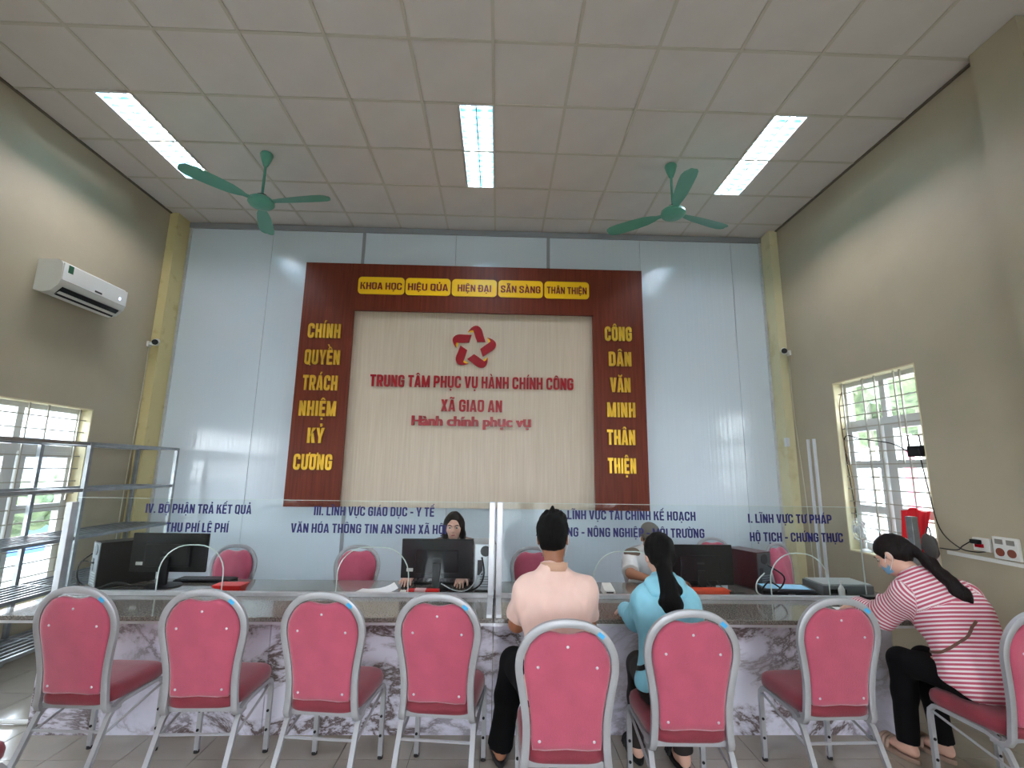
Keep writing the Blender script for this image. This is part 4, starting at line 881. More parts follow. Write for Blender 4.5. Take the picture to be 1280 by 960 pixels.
# ------------------------------------------------------------ people: smooth-blended distance fields meshed by surface nets
def V3(*a): return np.array(a, np.float32)
def nrm(a): return a/np.linalg.norm(a)
class SDF:
    def __init__(s, lo, hi, h):
        s.h = h; s.lo = np.array(lo, np.float32); n = np.ceil((np.array(hi)-s.lo)/h).astype(int)+1; s.n = n
        s.ax = [s.lo[i]+h*np.arange(n[i], dtype=np.float32) for i in range(3)]; s.F = np.full(n, .2, np.float32)
    def win(s, lo, hi):
        i0 = np.clip(np.floor((np.array(lo)-s.lo)/s.h).astype(int), 0, s.n-1); i1 = np.clip(np.ceil((np.array(hi)-s.lo)/s.h).astype(int)+1, 1, s.n)
        if np.any(i1 <= i0): return None, None
        sl = tuple(slice(a, b) for a, b in zip(i0, i1))
        return sl, (s.ax[0][sl[0]][:, None, None], s.ax[1][sl[1]][None, :, None], s.ax[2][sl[2]][None, None, :])
    def mix(s, sl, d, k, op):
        F = s.F[sl]
        if op == 'u':
            h = np.clip(.5+.5*(F-d)/k, 0, 1); s.F[sl] = F*(1-h)+d*h-k*h*(1-h)
        elif op == 's':
            h = np.clip(.5-.5*(F+d)/k, 0, 1); s.F[sl] = F*(1-h)-d*h+k*h*(1-h)
    def cap(s, a, b, ra, rb=None, k=.02, w=None, wf=1., op='u', clipb=False, clipa=False):
        a = np.array(a, np.float32); b = np.array(b, np.float32); rb = ra if rb is None else rb
        R = max(ra, rb)*max(wf, 1)+k+2*s.h
        sl, g = s.win(np.minimum(a, b)-R, np.maximum(a, b)+R)
        if sl is None: return s
        ab = b-a; L2 = float(ab@ab)+1e-9; p = [g[i]-a[i] for i in range(3)]
        t = np.clip((p[0]*ab[0]+p[1]*ab[1]+p[2]*ab[2])/L2, 0, 1); q = [p[i]-t*ab[i] for i in range(3)]
        d2 = q[0]**2+q[1]**2+q[2]**2
        if w is not None:
            w = nrm(np.array(w, np.float32)); c = q[0]*w[0]+q[1]*w[1]+q[2]*w[2]; d2 = np.maximum(d2-c*c, 0)+(c/wf)**2
        d = np.sqrt(d2)-(ra+(rb-ra)*t)
        if clipb:
            u = ab/math.sqrt(L2); e = (g[0]-b[0])*u[0]+(g[1]-b[1])*u[1]+(g[2]-b[2])*u[2]; d = np.maximum(d, e)
        if clipa:
            u = -ab/math.sqrt(L2); e = (g[0]-a[0])*u[0]+(g[1]-a[1])*u[1]+(g[2]-a[2])*u[2]; d = np.maximum(d, e)
        s.mix(sl, d, k, op); return s
    def ell(s, c, r, ax=None, k=.02, op='u'):
        c = np.array(c, np.float32); R = max(r)+k+2*s.h; sl, g = s.win(c-R, c+R)
        if sl is None: return s
        p = [g[i]-c[i] for i in range(3)]
        if ax is None: q = p
        else: q = [p[0]*u[0]+p[1]*u[1]+p[2]*u[2] for u in ax]
        l = np.sqrt((q[0]/r[0])**2+(q[1]/r[1])**2+(q[2]/r[2])**2)
        l2 = np.sqrt((q[0]/r[0]**2)**2+(q[1]/r[1]**2)**2+(q[2]/r[2]**2)**2)+1e-6
        s.mix(sl, (l*(l-1)/l2), k, op); return s
    def cut(s, p, n, k=.004):
        n = nrm(np.array(n, np.float32)); d = (s.ax[0][:, None, None]-p[0])*n[0]+(s.ax[1][None, :, None]-p[1])*n[1]+(s.ax[2][None, None, :]-p[2])*n[2]
        s.F = np.maximum(s.F, d); return s
    def rough(s, amp, fr, seed=0, aniso=(1, 1, 1)):
        r = np.random.RandomState(seed); x, y, z = (s.ax[0][:, None, None]*aniso[0], s.ax[1][None, :, None]*aniso[1], s.ax[2][None, None, :]*aniso[2]); D = 0
        for _ in range(7):
            v = r.normal(size=3)*fr; D = D+np.sin(v[0]*x+v[1]*y+v[2]*z+r.uniform(0, 6))
        s.F += (amp*D/7*1.8).astype(np.float32); return s
    def mesh(s):
        F = s.F; F[0] = F[-1] = .2; F[:, 0] = F[:, -1] = .2; F[:, :, 0] = F[:, :, -1] = .2
        n = F.shape; ins = F < 0
        c = [(i, j, k) for i in (0, 1) for j in (0, 1) for k in (0, 1)]
        def sh(A, o): return A[o[0]:n[0]-1+o[0], o[1]:n[1]-1+o[1], o[2]:n[2]-1+o[2]]
        cnt = sum(sh(ins, o).astype(np.uint8) for o in c); act = (cnt > 0) & (cnt < 8)
        idx = np.argwhere(act); ID = -np.ones(act.shape, np.int64); ID[act] = np.arange(len(idx))
        vals = {o: F[idx[:, 0]+o[0], idx[:, 1]+o[1], idx[:, 2]+o[2]] for o in c}
        acc = np.zeros((len(idx), 3)); m = np.zeros(len(idx))
        for a in c:
            for ax in range(3):
                if a[ax]: continue
                b = list(a); b[ax] = 1; b = tuple(b); fa, fb = vals[a], vals[b]; x = (fa < 0) != (fb < 0)
                t = np.where(x, fa/np.where(x, fa-fb, 1), 0); P = np.tile(np.array(a, float), (len(idx), 1)); P[:, ax] = t
                acc[x] += P[x]; m[x] += 1
        V = (idx+acc/m[:, None])*s.h+s.lo
        Q = []
        for ax in range(3):
            o = [0, 0, 0]; o[ax] = 1
            A = ins[tuple(slice(0, n[i]-o[i]) for i in range(3))]; Bq = ins[tuple(slice(o[i], n[i]) for i in range(3))]
            e = np.argwhere(A != Bq); sgn = A[tuple(e.T)]
            u, v = [(1, 2), (2, 0), (0, 1)][ax]
            def at(du, dv):
                q = e.copy(); q[:, u] -= du; q[:, v] -= dv; return ID[tuple(q.T)]
            ok = (e[:, u] > 0) & (e[:, v] > 0); e = e[ok]; sgn = sgn[ok]
            q = np.stack([at(1, 1), at(0, 1), at(0, 0), at(1, 0)], 1); q[~sgn] = q[~sgn][:, ::-1]; Q.append(q)
        Q = np.concatenate(Q); Q = Q[(Q >= 0).all(1)]
        # one pass of smoothing
        for _ in range(2):
            su = np.zeros_like(V); ct_ = np.zeros(len(V))
            for a, b in ((0, 1), (1, 2), (2, 3), (3, 0)):
                np.add.at(su, Q[:, a], V[Q[:, b]]); np.add.at(ct_, Q[:, a], 1); np.add.at(su, Q[:, b], V[Q[:, a]]); np.add.at(ct_, Q[:, b], 1)
            V = .5*V+.5*su/np.maximum(ct_, 1)[:, None]
        return V, Q
    def obj(s, name, m, parent, attr=None):
        V, Q = s.mesh(); L = np.array(LOC[parent.name]); me = bpy.data.meshes.new(name)
        W = V-L; me.vertices.add(len(W)); me.vertices.foreach_set('co', W.astype(np.float32).ravel())
        me.loops.add(len(Q)*4); me.loops.foreach_set('vertex_index', Q.astype(np.int32).ravel()); me.polygons.add(len(Q))
        me.polygons.foreach_set('loop_start', np.arange(0, len(Q)*4, 4, dtype=np.int32)); me.update(calc_edges=True); me.validate(); me.shade_smooth()
        if attr is not None:
            a = me.attributes.new('run', 'FLOAT', 'POINT'); a.data.foreach_set('value', attr(V).astype(np.float32))
        me.materials.append(m); o = bpy.data.objects.new(name, me); COL.objects.link(o); o.parent = parent; LOC[o.name] = LOC[parent.name]; return o
def frame(f, u):
    f = nrm(np.array(f, float)); u = np.array(u, float); r = nrm(np.cross(f, u)); u = np.cross(r, f); return r, f, u
def head_skin(s, c, f, u, sz=1.):
    r, f, u = frame(f, u); P = lambda a, b, d: np.array(c)+sz*(a*r+b*f+d*u); A = (r, f, u); z = lambda *a: tuple(v*sz for v in a)
    s.ell(P(0, -.012, .03), z(.074, .092, .086), A, .02); s.ell(P(0, .022, -.03), z(.058, .070, .080), A, .03); s.ell(P(0, .045, -.082), z(.036, .036, .028), A, .03)
    s.cap(P(0, .088, .004), P(0, .108, -.026), .0075*sz, .012*sz, .012); s.ell(P(0, .092, -.033), z(.018, .012, .008), A, .008)
    for q in (-1, 1):
        s.ell(P(q*.031, .094, .002), z(.019, .014, .012), A, .014, 's'); s.ell(P(q*.076, -.004, -.008), z(.010, .018, .031), A, .01)
        s.ell(P(q*.04, .06, -.03), z(.022, .022, .02), A, .02); s.cap(P(q*.016, .090, .022), P(q*.045, .078, .022), .006*sz, .005*sz, .014)
    s.ell(P(0, .088, -.058), z(.022, .012, .0065), A, .006); s.ell(P(0, .086, -.068), z(.018, .012, .006), A, .006)
    return P, A
def face_parts(P, A, t):
    for q in (-1, 1):
        B().sph(P(q*.031, .078, .001), (.0125, .0115, .0105), 14).obj('eye', mat('eye_white', (196, 188, 180), .3), t, smooth=True)
        B().sph(P(q*.031, .0870, .0), .0065, 10).obj('iris', mat('iris', (40, 24, 16), .2), t, smooth=True)
        B().tube([P(q*.016, .0955, .021), P(q*.032, .096, .027), P(q*.048, .083, .021)], .0028, n=6, smooth=3).obj('eyebrow', hair_m, t)
    B().sph(P(0, .0945, -.062), (.019, .006, .0062), 14).obj('lips', mat('lips', (172, 92, 88), .4), t, smooth=True)
def hand_skin(s, w, d, n, side, curl=.5, L=.18, k=.008):
    """w wrist, d pointing direction, n palm normal (towards the palm side), side +1/-1 where the thumb is along cross."""
    w = np.array(w, float); d = nrm(np.array(d, float)); n = np.array(n, float); n = nrm(n-d*(n@d)); x = np.cross(d, n)*side
    s.cap(w, w+d*.05, .026, .030, .012, w=n, wf=.62); s.cap(w+d*.045-x*.02, w+d*.045+x*.022, .026, .026, .012, w=n, wf=.5); s.cap(w+d*.08-x*.026, w+d*.082+x*.026, .016, .016, .012, w=n, wf=.75)
    for q, (off, l) in enumerate(((.029, .064), (.0095, .072), (-.0105, .068), (-.030, .052))):
        b0 = w+d*.085+x*off; sp = d+x*off*3.0; sp = nrm(sp); a1 = curl*.6; a2 = curl*1.4
        d1 = nrm(sp*math.cos(a1)+n*math.sin(a1)); d2 = nrm(sp*math.cos(a2)+n*math.sin(a2)); d3 = nrm(sp*math.cos(a2*1.3)+n*math.sin(a2*1.3))
        p1 = b0+d1*l*.48; p2 = p1+d2*l*.30; p3 = p2+d3*l*.20
        s.cap(b0, p1, .0092, .0085, .004); s.cap(p1, p2, .0085, .0078, .003); s.cap(p2, p3, .0078, .007, .003)
    t0 = w+d*.02+x*.022; t1 = t0+nrm(d*.8+x*.75+n*.25)*.04; t2 = t1+nrm(d+x*.35+n*.35)*.03; t3 = t2+nrm(d+x*.1+n*.3)*.022
    s.cap(t0, t1, .014, .011, .01); s.cap(t1, t2, .0105, .0095, .004); s.cap(t2, t3, .0095, .008, .004)
def shoe(t, ank, toe, m, name='sandal', hh=.05):
    a = np.array(ank, float); d = np.array(toe, float)-a; d[2] = 0; d = nrm(d); r = np.array((d[1], -d[0], 0))
    b = B()
    def ring(z, ins):
        o = []
        for k in range(20):
            an = 2*PI*k/20; y = math.cos(an); x = math.sin(an); w_ = (.047+.008*y)-ins
            o.append(tuple(np.array((a[0], a[1], 0))+d*(.075+y*(.135-ins))+r*x*w_+np.array((0, 0, z))))
        return o
    b.loft([ring(.0, .006), ring(.004, 0), ring(.022, 0), ring(.026, .004)]); b.obj(name, m, t, auto=True)
    b = B()
    for s_ in (.10, .125, .15):
        b.tube([tuple(np.array((a[0], a[1], 0))+d*s_+r*x+np.array((0, 0, z))) for x, z in ((-.05, .02), (-.038, .055), (0, .07), (.038, .055), (.05, .02))], .012, n=8, smooth=4)
    b.obj('strap', m, t, smooth=True)
def foot_skin(s, ank, toe):
    a = np.array(ank, float); d = np.array(toe, float)-a; d[2] = 0; d = nrm(d); r = np.array((d[1], -d[0], 0)); g = np.array((a[0], a[1], 0.0))
    s.cap(g+d*-.02+[0, 0, .055], g+d*.03+[0, 0, .06], .032, .03, .03); s.cap(g+d*.03+[0, 0, .06], g+d*.14+[0, 0, .045], .03, .022, .03, w=r, wf=1.5)
    for k, x in enumerate((-.026, -.01, .004, .017, .029)): s.cap(g+d*.13+r*x+[0, 0, .042], g+d*(.19-.006*abs(k-1))+r*x*1.1+[0, 0, .036], .0105, .008, .006)
UP = V3(0, 0, 1)
def person(name, label, J, C, group=None):
    t = thing(name, label, 'person', (J['hip'][0], J['hip'][1], J.get('z0', .47)))
    J = {k: (np.array(v, float) if hasattr(v, '__len__') else v) for k, v in J.items()}
    hip, ch, nk, hd = J['hip'], J['chest'], J['neck'], J['head']; shl, shr = J['shL'], J['shR']; rr = nrm(shr-shl); W = J.get('wid', 1.)
    hr = J.get('hr', rr)
    pts = np.array([v for k, v in J.items() if isinstance(v, np.ndarray) and v.shape == (3,) and k not in ('f', 'u', 'hr', 'hdL', 'hdR', 'palm')])
    lo, hi = pts.min(0)-.26, pts.max(0)+.26; lo[2] = max(lo[2], -.02)
    def torso(s, o):
        s.cap(hip-hr*.075*W, hip+hr*.075*W, .10+o, .10+o, .05)
        s.cap(hip, (hip+ch)/2, .10*W+o, .095*W+o, .05, w=hr, wf=1.35); s.cap((hip+ch)/2, ch, .095*W+o, .108*W+o, .06, w=rr, wf=1.4)
        s.cap(ch-rr*.05, ch+rr*.05, .105*W+o, .105*W+o, .05)
        s.cap(shl+(ch-shl)*.12, shr+(ch-shr)*.12, .055+o, .055+o, .05); s.cap(shl, nk-rr*.03, .045+o, .04+o, .05); s.cap(shr, nk+rr*.03, .045+o, .04+o, .05)
        if J.get('bust'): s.cap(ch-rr*.07+J['fw']*.05-UP*.04, ch+rr*.07+J['fw']*.05-UP*.04, .06+o, .06+o, .05)
    def arms(s, o, frac=2., loose=0.):
        for a, b, c in ((shl, J['elL'], J['wrL']), (shr, J['elR'], J['wrR'])):
            if frac <= 1: e = a+(b-a)*frac; s.cap(a, e, .052+o, .047+o+loose, .04, clipb=True); continue
            s.cap(a, b, .052+o, .041+o+loose, .04)
            if frac >= 2: s.cap(b, c, .041+o+loose, .027+o+loose, .02, clipb=(o > 0))
            else: e = b+(c-b)*(frac-1); s.cap(b, e, .042+o+loose, .036+o+loose, .02, clipb=True)
    def legs(s, o):
        for q, kn, an in ((-1, J['knL'], J['anL']), (1, J['knR'], J['anR'])):
            h0 = hip+hr*q*.085*W+np.array((0, 0, -.01)); s.cap(h0, kn, .082*W+o, .056+o, .05); s.cap(kn, kn+(an-kn)*.4, .056+o, .05+o+(C.get('bag', 0)*.6 if o else 0), .03); s.cap(kn+(an-kn)*.4, an, .05+o, .034+o*1.4+(C.get('bag', 0) if o else 0), .03, clipb=(o > 0))
    h = .0065
    s = SDF(lo, hi, .0055); torso(s, 0); arms(s, 0); legs(s, 0)
    s.cap(nk+(hd-nk)*.08, nk+(hd-nk)*.62, .050*W, .048*W, .03); P, A = head_skin(s, hd, J['f'], J['u'], J.get('hs', 1.))
    for q, wr, k in ((1, J['wrL'], 'L'), (-1, J['wrR'], 'R')): hand_skin(s, wr, J['hd'+k], J.get('palm', V3(0, 0, -1)), -q if C.get('flip') else q, C.get('curl', .35))
    for an, q in ((J['anL'], 'L'), (J['anR'], 'R')): foot_skin(s, an, an+J['toe'+q] if False else an+J['toe'])
    s.obj('body', C['skin'], t)
    face_parts(P, A, t)
    s = SDF(lo, hi, h); o = C.get('loose', .013); torso(s, o); arms(s, o, C['sleeve'], C.get('sl', .006))
    s.cap(nk-(hd-nk)*.15, nk+(hd-nk)*.28, .068*W, .060*W, .03, clipb=True)
    s.cut(J['hem'], J.get('hemn', -UP))
    s.rough(C.get('wr', .004), 22, 3, (1, 1, .6)); s.rough(C.get('wr', .004)*.55, 60, 9, (1, 1, .45))
    sh_o = s.obj(C.get('top', 'shirt'), C['shirt'], t, attr=C.get('attr'))
    s = SDF(lo, np.array((hi[0], hi[1], J['hem'][2]+.12)), .0075); legs(s, .014); s.cap(hip-hr*.075*W, hip+hr*.075*W, .104, .104, .03)
    s.rough(.004, 20, 5, (1, 1, .5)); s.obj('trousers', C['pants'], t)
    if C.get('shoe'):
        for an in (J['anL'], J['anR']): shoe(t, an, an+J['toe'], C['shoe'])
    return t, P, A, sh_o, J
def hairmass(t, lo, hi, fn, m=hair_m, amp=.003, name='hair', h=.0045):
    s = SDF(lo, hi, h); fn(s); s.rough(amp, 70, 2, (1, 1, .35)); return s.obj(name, m, t)
from mathutils.bvhtree import BVHTree
def hug(o, pts, off, prof, k=6):
    me = o.data; L = Vector(LOC[o.name]); T_ = BVHTree.FromPolygons([v.co+L for v in me.vertices], [p.vertices[:] for p in me.polygons]); out = []
    for p in crom([Vector(q) for q in pts], k):
        c_, n_, _, _ = T_.find_nearest(p); out.append((c_+n_*off, n_))
    b = B(); rings = []; N = len(out)
    for i, (p, n_) in enumerate(out):
        tt = (out[min(i+1, N-1)][0]-out[max(i-1, 0)][0]).normalized(); v = tt.cross(n_).normalized(); rings.append([p+n_*a+v*c_ for a, c_ in prof])
    b.loft(rings); return b
STR = [(-.002, -.011), (.002, -.011), (.002, .011), (-.002, .011)]
pink = mat('pale_pink_cotton', (230, 196, 184), .85, noise=.04, nscale=6, bump=1., bscale=9, stretch=(1.4, 1.4, .5), sheen=.2)
cyan = mat('light_blue_nylon', (136, 202, 222), .55, noise=.06, nscale=7, bump=1., bscale=11, stretch=(1.2, 1.2, .7))
blackc = mat('black_trousers', (6, 6, 8), .9, spec=.2)
brownc = mat('dark_brown_trousers', (38, 30, 30), .85)
def mask(t, P, A, m, straps=True):
    b = B(); rows = []
    for j in range(6):
        z = -.022-.065*j/5; fw_ = .102-.016*abs(j/5-.35); row = []
        for k in range(13):
            a = -1.15+2.3*k/12; row.append(P(math.sin(a)*.066, math.cos(a)*(fw_)+.004*math.cos(a*3), z+.012*(abs(a)/1.15)*(.5-j/5)))
        rows.append(row)
    Vv = [[b.bm.verts.new(p) for p in r] for r in rows]
    for j in range(5):
        for k in range(12): b.bm.faces.new((Vv[j][k], Vv[j][k+1], Vv[j+1][k+1], Vv[j+1][k]))
    o = b.obj('face_mask', m, t, smooth=True)
    b = B()
    for q in (-1, 1): b.tube([P(q*.060, .045, -.03), P(q*.078, .015, -.0), P(q*.083, -.012, .012), P(q*.082, -.018, -.02), P(q*.072, .01, -.05), P(q*.058, .045, -.075)], .0016, n=5, smooth=3)
    b.obj('mask_strap', maskw_m, t)
# --- man in the pink polo shirt, seen from behind
J = dict(hip=(.315, 2.50, .575), chest=(.30, 2.52, .93), neck=(.297, 2.55, 1.105), head=(.295, 2.585, 1.272), f=(.22, .96, -.18), u=(0, .15, 1), fw=V3(0, 1, 0),
         shL=(.155, 2.52, 1.025), shR=(.445, 2.52, 1.025), elL=(.115, 2.66, .83), elR=(.487, 2.66, .83), wrL=(.17, 2.96, .775), wrR=(.43, 2.97, .775), hdL=(.15, 1, -.3), hdR=(-.15, 1, -.3),
         knL=(.11, 2.93, .55), knR=(.40, 2.94, .53), anL=(.045, 3.00, .09), anR=(.335, 2.98, .09), toe=(-.03, 1, 0), hem=(.3, 2.5, .56))
t, P, A, so, J = person('person', 'man in a pale pink polo shirt with short black hair, seated, back to viewer', J, dict(skin=skin_d, shirt=pink, pants=blackc, sleeve=.72, sl=.008, loose=.010, bag=.022, shoe=plastic_dk, curl=.5, wr=.006))
def hr_man(s):
    s.ell(P(0, -.016, .042), (.083, .102, .090), A, .02); s.ell(P(0, .03, .10), (.07, .075, .035), A, .03); s.ell(P(0, -.045, -.01), (.070, .060, .075), A, .03)
    s.ell(P(0, .085, -.02), (.09, .07, .10), A, .012, 's'); s.ell(P(0, -.04, -.12), (.12, .12, .055), A, .02, 's')
    rn = random.Random(4)
    for _ in range(70):
        a, b_ = rn.uniform(-1, 1), rn.uniform(-1, 1); s.cap(P(a*.05, b_*.06+.0, .105-.03*a*a), P(a*.062+.008, b_*.07+.02, .148-.045*a*a+rn.uniform(-.008, .008)), .014, .005, .01)
    for q in (-1, 1): s.ell(P(q*.08, .004, -.012), (.016, .024, .036), A, .006, 's')
hairmass(t, np.array(J['head'])-.18, np.array(J['head'])+.19, hr_man, amp=.004, h=.004)
mask(t, P, A, maskw_m)
b = B(); nk = np.array(J['neck']); b.tube([tuple(nk+np.array((.066*math.cos(a), .064*math.sin(a)+.002, .028+.012*math.sin(a+PI)))) for a in [2*PI*k/24 for k in range(24)]], .010, n=8, closed=True, prof=[(-.022, -.004), (.020, -.004), (.022, .004), (-.020, .005)]); b.obj('collar', mat('tan_collar', (196, 156, 132), .85), t, smooth=True)
# --- woman in the light blue jacket
J = dict(hip=(.895, 2.60, .575), chest=(.905, 2.63, .88), neck=(.905, 2.69, 1.035), head=(.915, 2.76, 1.155), f=(.05, .90, -.42), u=(0, .42, .9), fw=V3(0, 1, -.2),
         shL=(.80, 2.68, .945), shR=(1.01, 2.68, .945), elL=(.795, 2.86, .80), elR=(1.02, 2.86, .80), wrL=(.81, 3.12, .775), wrR=(1.03, 3.14, .775), hdL=(.2, 1, -.3), hdR=(-.2, 1, -.3),
         knL=(.84, 2.96, .52), knR=(1.05, 2.97, .52), anL=(.83, 3.02, .09), anR=(1.06, 2.93, .09), toe=(.03, 1, 0), hem=(.9, 2.6, .56), wid=.92, hs=.97, bust=1)
t, P, A, so, J = person('person', 'woman in a light blue hooded jacket with a long black ponytail, seated, back to viewer', J, dict(skin=skin_l, shirt=cyan, pants=brownc, sleeve=2., sl=.012, loose=.012, shoe=rubber, top='jacket', curl=.5, wr=.006))
def hr_w(s):
    s.ell(P(0, -.014, .036), (.083, .101, .092), A, .02); s.ell(P(0, .10, -.03), (.075, .06, .095), A, .012, 's'); s.ell(P(0, -.05, -.02), (.066, .05, .075), A, .03)
    p0 = P(0, -.085, -.015)
    s.cap(p0, p0+np.array((-.015, -.045, -.06)), .026, .030, .02); s.cap(p0+np.array((-.015, -.045, -.06)), (.895, 2.555, .95), .034, .046, .03, w=(1, 0, 0), wf=1.1)
    s.cap((.895, 2.555, .95), (.855, 2.53, .82), .046, .012, .03, w=(1, 0, 0), wf=1.35); s.cap((.915, 2.60, 1.04), (.962, 2.60, 1.0), .034, .022, .03); s.cap((.90, 2.56, .97), (.835, 2.54, .86), .028, .008, .02)
hairmass(t, np.array((.74, 2.44, .76)), np.array(J['head'])+.17, hr_w, amp=.004)
s = SDF((.76, 2.52, .9), (1.06, 2.84, 1.16), .006); s.cap((.84, 2.66, 1.03), (.97, 2.66, 1.03), .045, .045, .03); s.cap((.85, 2.62, 1.0), (.96, 2.62, 1.0), .045, .045, .03); s.ell((.905, 2.72, 1.06), (.055, .055, .12), None, .01, 's'); s.rough(.006, 30, 4); s.obj('hood', cyan, t)
hug(so, [(.89, 2.52, .92), (.87, 2.50, .88), (.845, 2.49, .83), (.80, 2.50, .76), (.76, 2.54, .68), (.77, 2.60, .62)], .003, STR).obj('bag_strap', plastic_blk, t)
# --- woman in the striped shirt
def striped():
    m = bpy.data.materials.new('striped_cotton'); m.use_nodes = True; n = m.node_tree.nodes; l = m.node_tree.links; b_ = n['Principled BSDF']; b_.inputs['Roughness'].default_value = .8
    a = n.new('ShaderNodeAttribute'); a.attribute_name = 'run'; f = n.new('ShaderNodeMath'); f.operation = 'FRACT'; q = n.new('ShaderNodeMath'); q.operation = 'MULTIPLY'; q.inputs[1].default_value = 1/.0205
    l.new(a.outputs['Fac'], q.inputs[0]); l.new(q.outputs[0], f.inputs[0]); r = n.new('ShaderNodeValToRGB'); e = r.color_ramp.elements; e[0].position = .0; e[0].color = srgb((184, 84, 106))+(1,); e[1].position = .58; e[1].color = srgb((226, 214, 216))+(1,)
    k = e.new(.52); k.color = srgb((184, 84, 106))+(1,); k = e.new(.96); k.color = srgb((226, 214, 216))+(1,); l.new(f.outputs[0], r.inputs[0]); l.new(r.outputs[0], b_.inputs['Base Color']); return m
J = dict(hip=(2.575, 2.66, .575), chest=(2.585, 2.79, .855), neck=(2.51, 2.90, 1.02), head=(2.46, 3.01, 1.135), f=(-.42, .75, -.52), u=(-.22, .5, .8), fw=V3(-.25, .9, -.3),
         shL=(2.425, 2.91, .93), shR=(2.655, 2.80, .955), elL=(2.375, 3.06, .76), elR=(2.72, 3.12, .77), wrL=(2.38, 3.27, .765), wrR=(2.55, 3.34, .765), hdL=(.1, 1, -.25), hdR=(-.4, 1, -.25), palm=(0, .1, -1),
         knL=(2.44, 3.02, .53), knR=(2.60, 3.04, .53), anL=(2.42, 3.02, .09), anR=(2.63, 3.02, .09), toe=(-.12, 1, 0), hem=(2.575, 2.66, .50), hemn=(-.15, .45, -1), wid=.98, hs=.98, bust=1, hr=(.97, -.22, 0))
def srun(V):
    segs = [((2.575, 2.66, .50), (2.585, 2.79, .855), .0, .12), ((2.585, 2.79, .855), (2.53, 2.90, 1.05), .38, .11), ((2.425, 2.91, .93), (2.375, 3.06, .76), 2.0, .045), ((2.375, 3.06, .76), (2.38, 3.27, .765), 2.235, .035), ((2.655, 2.80, .955), (2.72, 3.12, .77), 3., .045), ((2.72, 3.12, .77), (2.55, 3.34, .765), 3.4, .035)]
    best = None; out = None
    for a, b, o, r in segs:
        a = np.array(a); b = np.array(b); d = b-a; L = np.linalg.norm(d); t_ = ((V-a)@d)/L**2; tc_ = np.clip(t_, 0, 1); dist = np.linalg.norm(V-(a+tc_[:, None]*d), axis=1)-r
        val = o+t_*L
        if best is None: best, out = dist, val
        else: w_ = dist < best; best = np.where(w_, dist, best); out = np.where(w_, val, out)
    return out
t, P, A, so, J = person('person', 'woman in a pink and white striped shirt with long ponytail, leaning on the counter', J, dict(skin=skin_l, shirt=striped(), pants=blackc, sleeve=1.92, sl=.014, loose=.020, shoe=mat('beige_shoe', (150, 124, 108), .6), attr=srun, curl=.45, wr=.006))
def hr_s(s):
    s.ell(P(0, -.014, .036), (.082, .100, .090), A, .02); s.ell(P(0, .10, -.03), (.075, .06, .095), A, .012, 's'); s.ell(P(0, -.05, .0), (.066, .05, .07), A, .03)
    for q in (-1, 1): s.ell(P(q*.08, .004, -.012), (.014, .022, .034), A, .006, 's')
    p0 = P(0, -.10, .03); s.cap(p0, (2.535, 2.84, 1.115), .024, .030, .02); s.cap((2.535, 2.84, 1.115), (2.585, 2.725, .98), .032, .040, .03); s.cap((2.585, 2.725, .98), (2.635, 2.665, .86), .038, .014, .03)
hairmass(t, np.array((2.30, 2.60, .78)), np.array(J['head'])+.18, hr_s, m=mat('dark_brown_hair', (22, 13, 13), .5, spec=.2, noise=.5, nscale=30, stretch=(6, 6, .6), bump=.5, bscale=60), amp=.004)
B().tube([P(.0, -.1, .03)+np.array((.024*math.cos(a), .004, .024*math.sin(a))) for a in [2*PI*k/16 for k in range(16)]], .010, n=8, closed=True).obj('hair_tie', mat('pale_scrunchie', (196, 176, 180), .8), t, smooth=True)
mask(t, P, A, mask_m)
hug(so, [(2.56, 2.62, .87), (2.50, 2.62, .80), (2.44, 2.66, .735), (2.41, 2.72, .68), (2.42, 2.82, .65)], .003, [(a*1.2, b_*.6) for a, b_ in STR]).obj('bag_strap', mat('brown_strap', (104, 70, 58), .6), t)
# --- long-haired clerk
J = dict(hip=(-.375, 4.50, .575), chest=(-.375, 4.44, .86), neck=(-.378, 4.41, 1.0), head=(-.378, 4.36, 1.125), f=(.02, -.98, -.10), u=(0, 0, 1), fw=V3(0, -1, 0),
         shL=(-.21, 4.42, .93), shR=(-.54, 4.42, .93), elL=(-.18, 4.24, .78), elR=(-.62, 4.24, .78), wrL=(-.27, 4.07, .755), wrR=(-.70, 4.09, .757), hdL=(-.15, -1, -.12), hdR=(-.02, -1, -.12),
         knL=(-.27, 4.30, .52), knR=(-.47, 4.30, .52), anL=(-.27, 4.35, .09), anR=(-.47, 4.35, .09), toe=(0, -1, 0), hem=(-.375, 4.5, .56), wid=.92, hs=.97, bust=1)
pat = mat('patterned_blouse', (150, 130, 126), .8, rgb2=(58, 44, 52), nscale=34, ramp=(.42, .55))
t, P, A, so, J = person('person', 'clerk with long dark hair behind the middle monitor, facing the viewer', J, dict(skin=skin_l, shirt=pat, pants=blackc, sleeve=1.9, sl=.01, top='blouse', shoe=rubber, curl=.45))
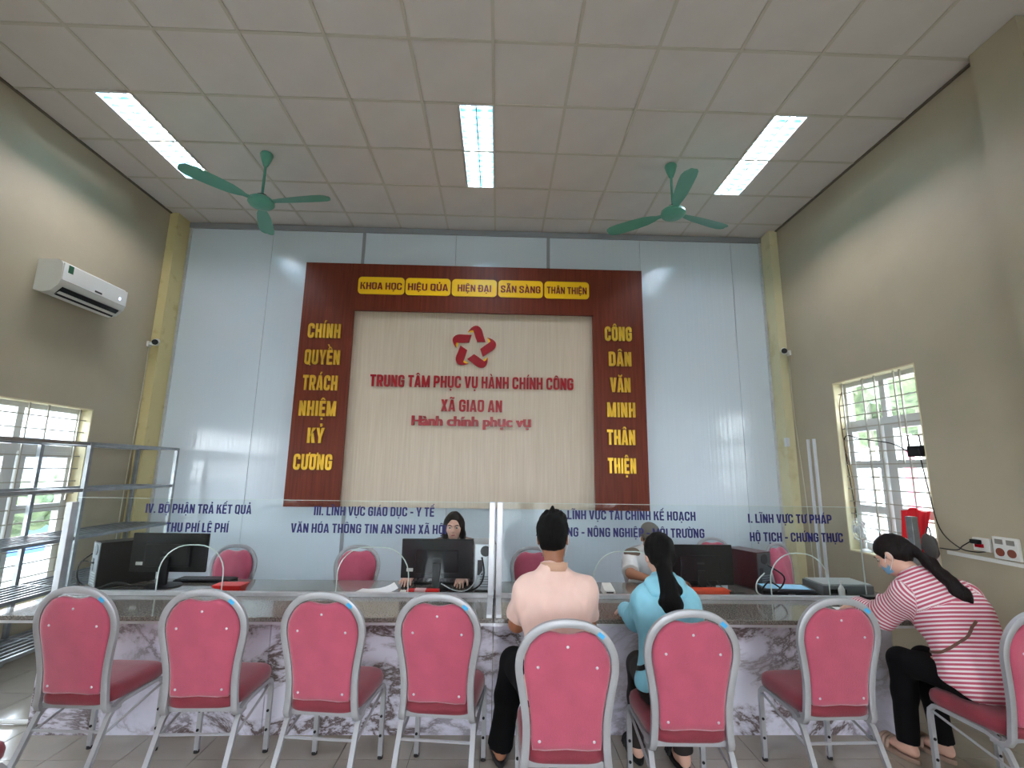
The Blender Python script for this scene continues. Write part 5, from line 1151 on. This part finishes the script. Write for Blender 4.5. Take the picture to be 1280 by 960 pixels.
def hr_c(s):
    s.ell(P(0, -.016, .034), (.079, .098, .091), A, .02)
    for q in (-1, 1): s.cap(P(q*.064, -.01, .04), P(q*.078, -.015, -.08), .022, .024, .03, w=(0, 1, 0), wf=1.5); s.cap(P(q*.078, -.015, -.08), P(q*.090, -.01, -.20), .024, .020, .03, w=(0, 1, 0), wf=1.5)
    s.cap(P(0, -.06, 0), P(0, -.085, -.20), .06, .05, .04, w=(1, 0, 0), wf=1.4)
    s.ell(P(0, .10, -.045), (.068, .094, .116), A, .008, 's')
hairmass(t, np.array(J['head'])-np.array((.18, .18, .30)), np.array(J['head'])+.17, hr_c, m=MATS['dark_brown_hair'], amp=.003)
# --- clerk in the cap
J = dict(hip=(1.385, 4.56, .555), chest=(1.385, 4.50, .80), neck=(1.385, 4.47, .92), head=(1.385, 4.42, 1.035), f=(.10, -.90, -.40), u=(0, -.35, .93), fw=V3(0, -1, 0),
         shL=(1.555, 4.47, .855), shR=(1.215, 4.47, .855), elL=(1.62, 4.28, .76), elR=(1.16, 4.28, .755), wrL=(1.52, 4.09, .75), wrR=(1.27, 4.10, .75), hdL=(-.2, -1, -.1), hdR=(.2, -1, -.1),
         knL=(1.48, 4.32, .52), knR=(1.28, 4.32, .52), anL=(1.48, 4.35, .09), anR=(1.28, 4.35, .09), toe=(0, -1, 0), hem=(1.385, 4.5, .56), wid=.95)
t, P, A, so, J = person('person', 'clerk in a grey cap and white short-sleeved shirt behind the woman in blue', J, dict(skin=skin_m, shirt=mat('white_shirt', (214, 214, 212), .8, noise=.06, nscale=9), pants=blackc, sleeve=.9, sl=.014, shoe=rubber, curl=.45))
def cap_(s):
    s.ell(P(0, -.012, .045), (.086, .104, .088), A, .02); s.cap(P(-.04, .08, .052), P(.04, .08, .052), .05, .05, .01, w=A[2], wf=.16); s.ell(P(0, 0, -.06), (.13, .14, .085), A, .004, 's')
hairmass(t, np.array(J['head'])-.17, np.array(J['head'])+.18, cap_, m=mat('cap_grey', (98, 92, 86), .8), amp=.0005, name='cap')
s = SDF(np.array(J['head'])-.17, np.array(J['head'])+.18, .005); s.ell(P(0, -.016, .02), (.080, .098, .088), A, .02); s.ell(P(0, .09, -.03), (.09, .085, .10), A, .01, 's'); s.obj('hair', hair_m, t)
s = SDF((1.12, 4.36, .78), (1.36, 4.6, .98), .006); s.ell((1.235, 4.455, .89), (.085, .07, .052)); s.obj('shoulder_patch', mat('patch_brown', (112, 96, 82), .8), t)
